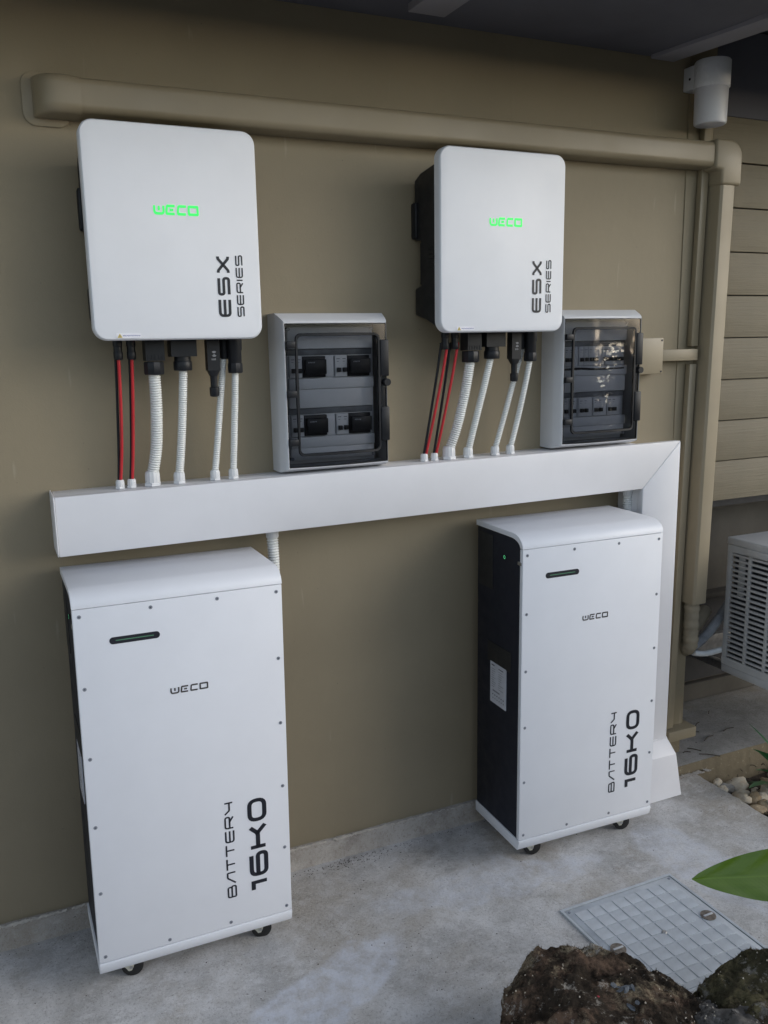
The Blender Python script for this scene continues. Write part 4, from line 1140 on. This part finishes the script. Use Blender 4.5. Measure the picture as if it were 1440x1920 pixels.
for k, (x, y, a, l) in enumerate([(1.78, .10, -.2, .06), (1.72, .12, 1.9, .03), (1.80, .02, .3, .07), (1.695, -.0, -.9, .05), (1.655, -.02, -.3, .03), (1.70, -.055, -.7, .075), (1.86, .13, .5, .05), (1.93, .05, .1, .06), (1.69, .17, 0, .05), (2.0, .2, .7, .03)]):
    bm = bmesh.new(); x1, y1 = x + l * math.cos(a), y + l * math.sin(a)
    tube(bm, [(x, y, .0475), ((x + x1) / 2 + .004 * math.sin(a), (y + y1) / 2 + .004, .049), (x1, y1, .0475)], .0017, 5)
    tag(link('dry_twig', bm, 'twig', None), 'thin dark dry twig lying on the low concrete ledge', 'twig', 'dry twigs on the ledge')
bm = bmesh.new()   # grit and small debris on patio
for k in range(620):
    x = rng.uniform(-.9, 1.62) if k % 3 else rng.gauss(.30, .09); y = rng.uniform(-1.0, -.02) if k > 430 else -.03 - abs(rng.gauss(0, .025)); r = rng.uniform(.0005, .0019)
    cyl(bm, (x, y, 0), r, r * .8, 'z', 5, r * .5)
o = link('grit', bm, 'soil', None); tag(o, 'fine dark grit scattered on the patio', 'grit', kind='stuff')

# ------------------------------------------------------------------ plants
def leaf_bm(L, Wd, curl=.2, fold=.25, n=26, m=8, droop=.3, tipk=.75):
    bm = bmesh.new(); V = {}
    for i in range(n + 1):
        t = i / n; wd = Wd * (math.sin(math.pi * (t ** tipk)) ** .75 if 0 < t < 1 else 0) * .5
        wd = max(wd, .0004)
        for j in range(-m, m + 1):
            s = j / m
            x = L * t; y = s * wd
            z = -droop * L * t * t + fold * abs(s) * wd + .04 * wd * math.sin(t * 26 + abs(s) * 6) * abs(s) + (-.0006 if j == 0 else 0) + curl * wd * s * s * .4
            V[i, j] = bm.verts.new((x, y, z))
    for i in range(n):
        for j in range(-m, m): bm.faces.new((V[i, j], V[i + 1, j], V[i + 1, j + 1], V[i, j + 1]))
    return bm
pa = empty('broad_leaf_plant', (1.32, -1.28, 0), 'plant outside the right edge reaching one broad bright green leaf over the patio', 'plant')
def put(o, base, tip, rollv=0.0):
    d = (Vector(tip) - Vector(base)); q = d.to_track_quat('X', 'Z')
    o.rotation_mode = 'QUATERNION'; from mathutils import Quaternion
    o.rotation_quaternion = q @ Quaternion((1, 0, 0), rollv); o.location = base
BASE = Vector((1.32, -1.28, 0))
TIP = Vector((.738, -1.0, .379)); BS = Vector((1.16, -1.13, .352))
o = link('leaf', leaf_bm((TIP - BS).length, .120, .1, .12, droop=0, tipk=.85), 'leaf', pa, smooth=True); put(o, BS - BASE, TIP - BASE, R(-52))
for k, (bs, tp, wd) in enumerate((((1.35, -1.25, .45), (1.75, -1.05, .5), .13), ((1.34, -1.32, .5), (1.5, -1.75, .6), .13), ((1.30, -1.3, .55), (1.2, -1.55, .75), .11))):
    q = link('leaf', leaf_bm((Vector(tp) - Vector(bs)).length, wd), 'leaf', pa, smooth=True); put(q, Vector(bs) - BASE, Vector(tp) - BASE, .3)
bm = bmesh.new()
tube(bm, [(0, 0, 0), (0, .02, .15), (-.05, .08, .28), tuple(BS - BASE)], .006, 8)
tube(bm, [(0, 0, 0), (.01, 0, .3), (.03, .03, .45)], .006, 8); tube(bm, [(0, 0, 0), (.01, -.02, .3), (.02, -.04, .5)], .006, 8); tube(bm, [(0, 0, 0), (-.01, -.01, .3), (-.02, -.02, .55)], .006, 8)
link('stem', bm, 'leaf', pa, smooth=True)
pb_ = empty('bedding_plant', (1.93, -.30, -.07), 'dark green narrow leafed plant at the right edge above the river stones', 'plant')
for k, (tip, wd) in enumerate((((-.185, .0, .315), .060), ((-.232, -.01, .195), .075), ((-.21, -.02, .26), .05), ((-.1, -.12, .2), .04), ((.1, -.1, .22), .04), ((.12, .08, .2), .04), ((-.02, .1, .25), .035), ((-.14, .06, .12), .03))):
    q = link('leaf', leaf_bm(Vector(tip).length, wd, n=14, m=3), 'leaf_dark', pb_, smooth=True); put(q, Vector((0, 0, .02)), Vector(tip), .4)
bm = bmesh.new(); cyl(bm, (0, 0, 0), .006, .06, 'z', 8); link('stem', bm, 'leaf_dark', pb_)

# unseen hedge added behind the camera to darken reflections in the panel doors
hd = empty('reflection_hedge', (0, -6.5, -.16), 'unseen green hedge added behind the viewpoint to darken the panel door reflections', 'hedge')
bm = bmesh.new(); rg = random.Random(3)
for k in range(16000):
    x = rg.uniform(-7, 10)
    if 5.45 < x < 5.60: continue; z = rg.random() ** .8 * 2.3; y = rg.uniform(-.5, .3) * (1 if z < 2 else .6)
    a = rg.uniform(0, 6.28); b_ = rg.uniform(-1, 1); s = rg.uniform(.04, .09)
    d = Vector((math.cos(a), math.sin(a), b_)) * s; e_ = Vector((-math.sin(a), math.cos(a), rg.uniform(-.6, .6))) * s * .5
    c = Vector((x, y, z)); bm.faces.new([bm.verts.new(c - d), bm.verts.new(c - e_), bm.verts.new(c + d), bm.verts.new(c + e_)])
link('foliage', bm, 'hedge', hd)['kind'] = 'stuff'
link('hedge_core', B(-7, 5.2, -.25, 0, 0, 2.0), 'soil', hd); link('hedge_core', B(5.8, 10, -.25, 0, 0, 2.0), 'soil', hd)  # gap between the cores shapes a bright streak reflected in the panel film
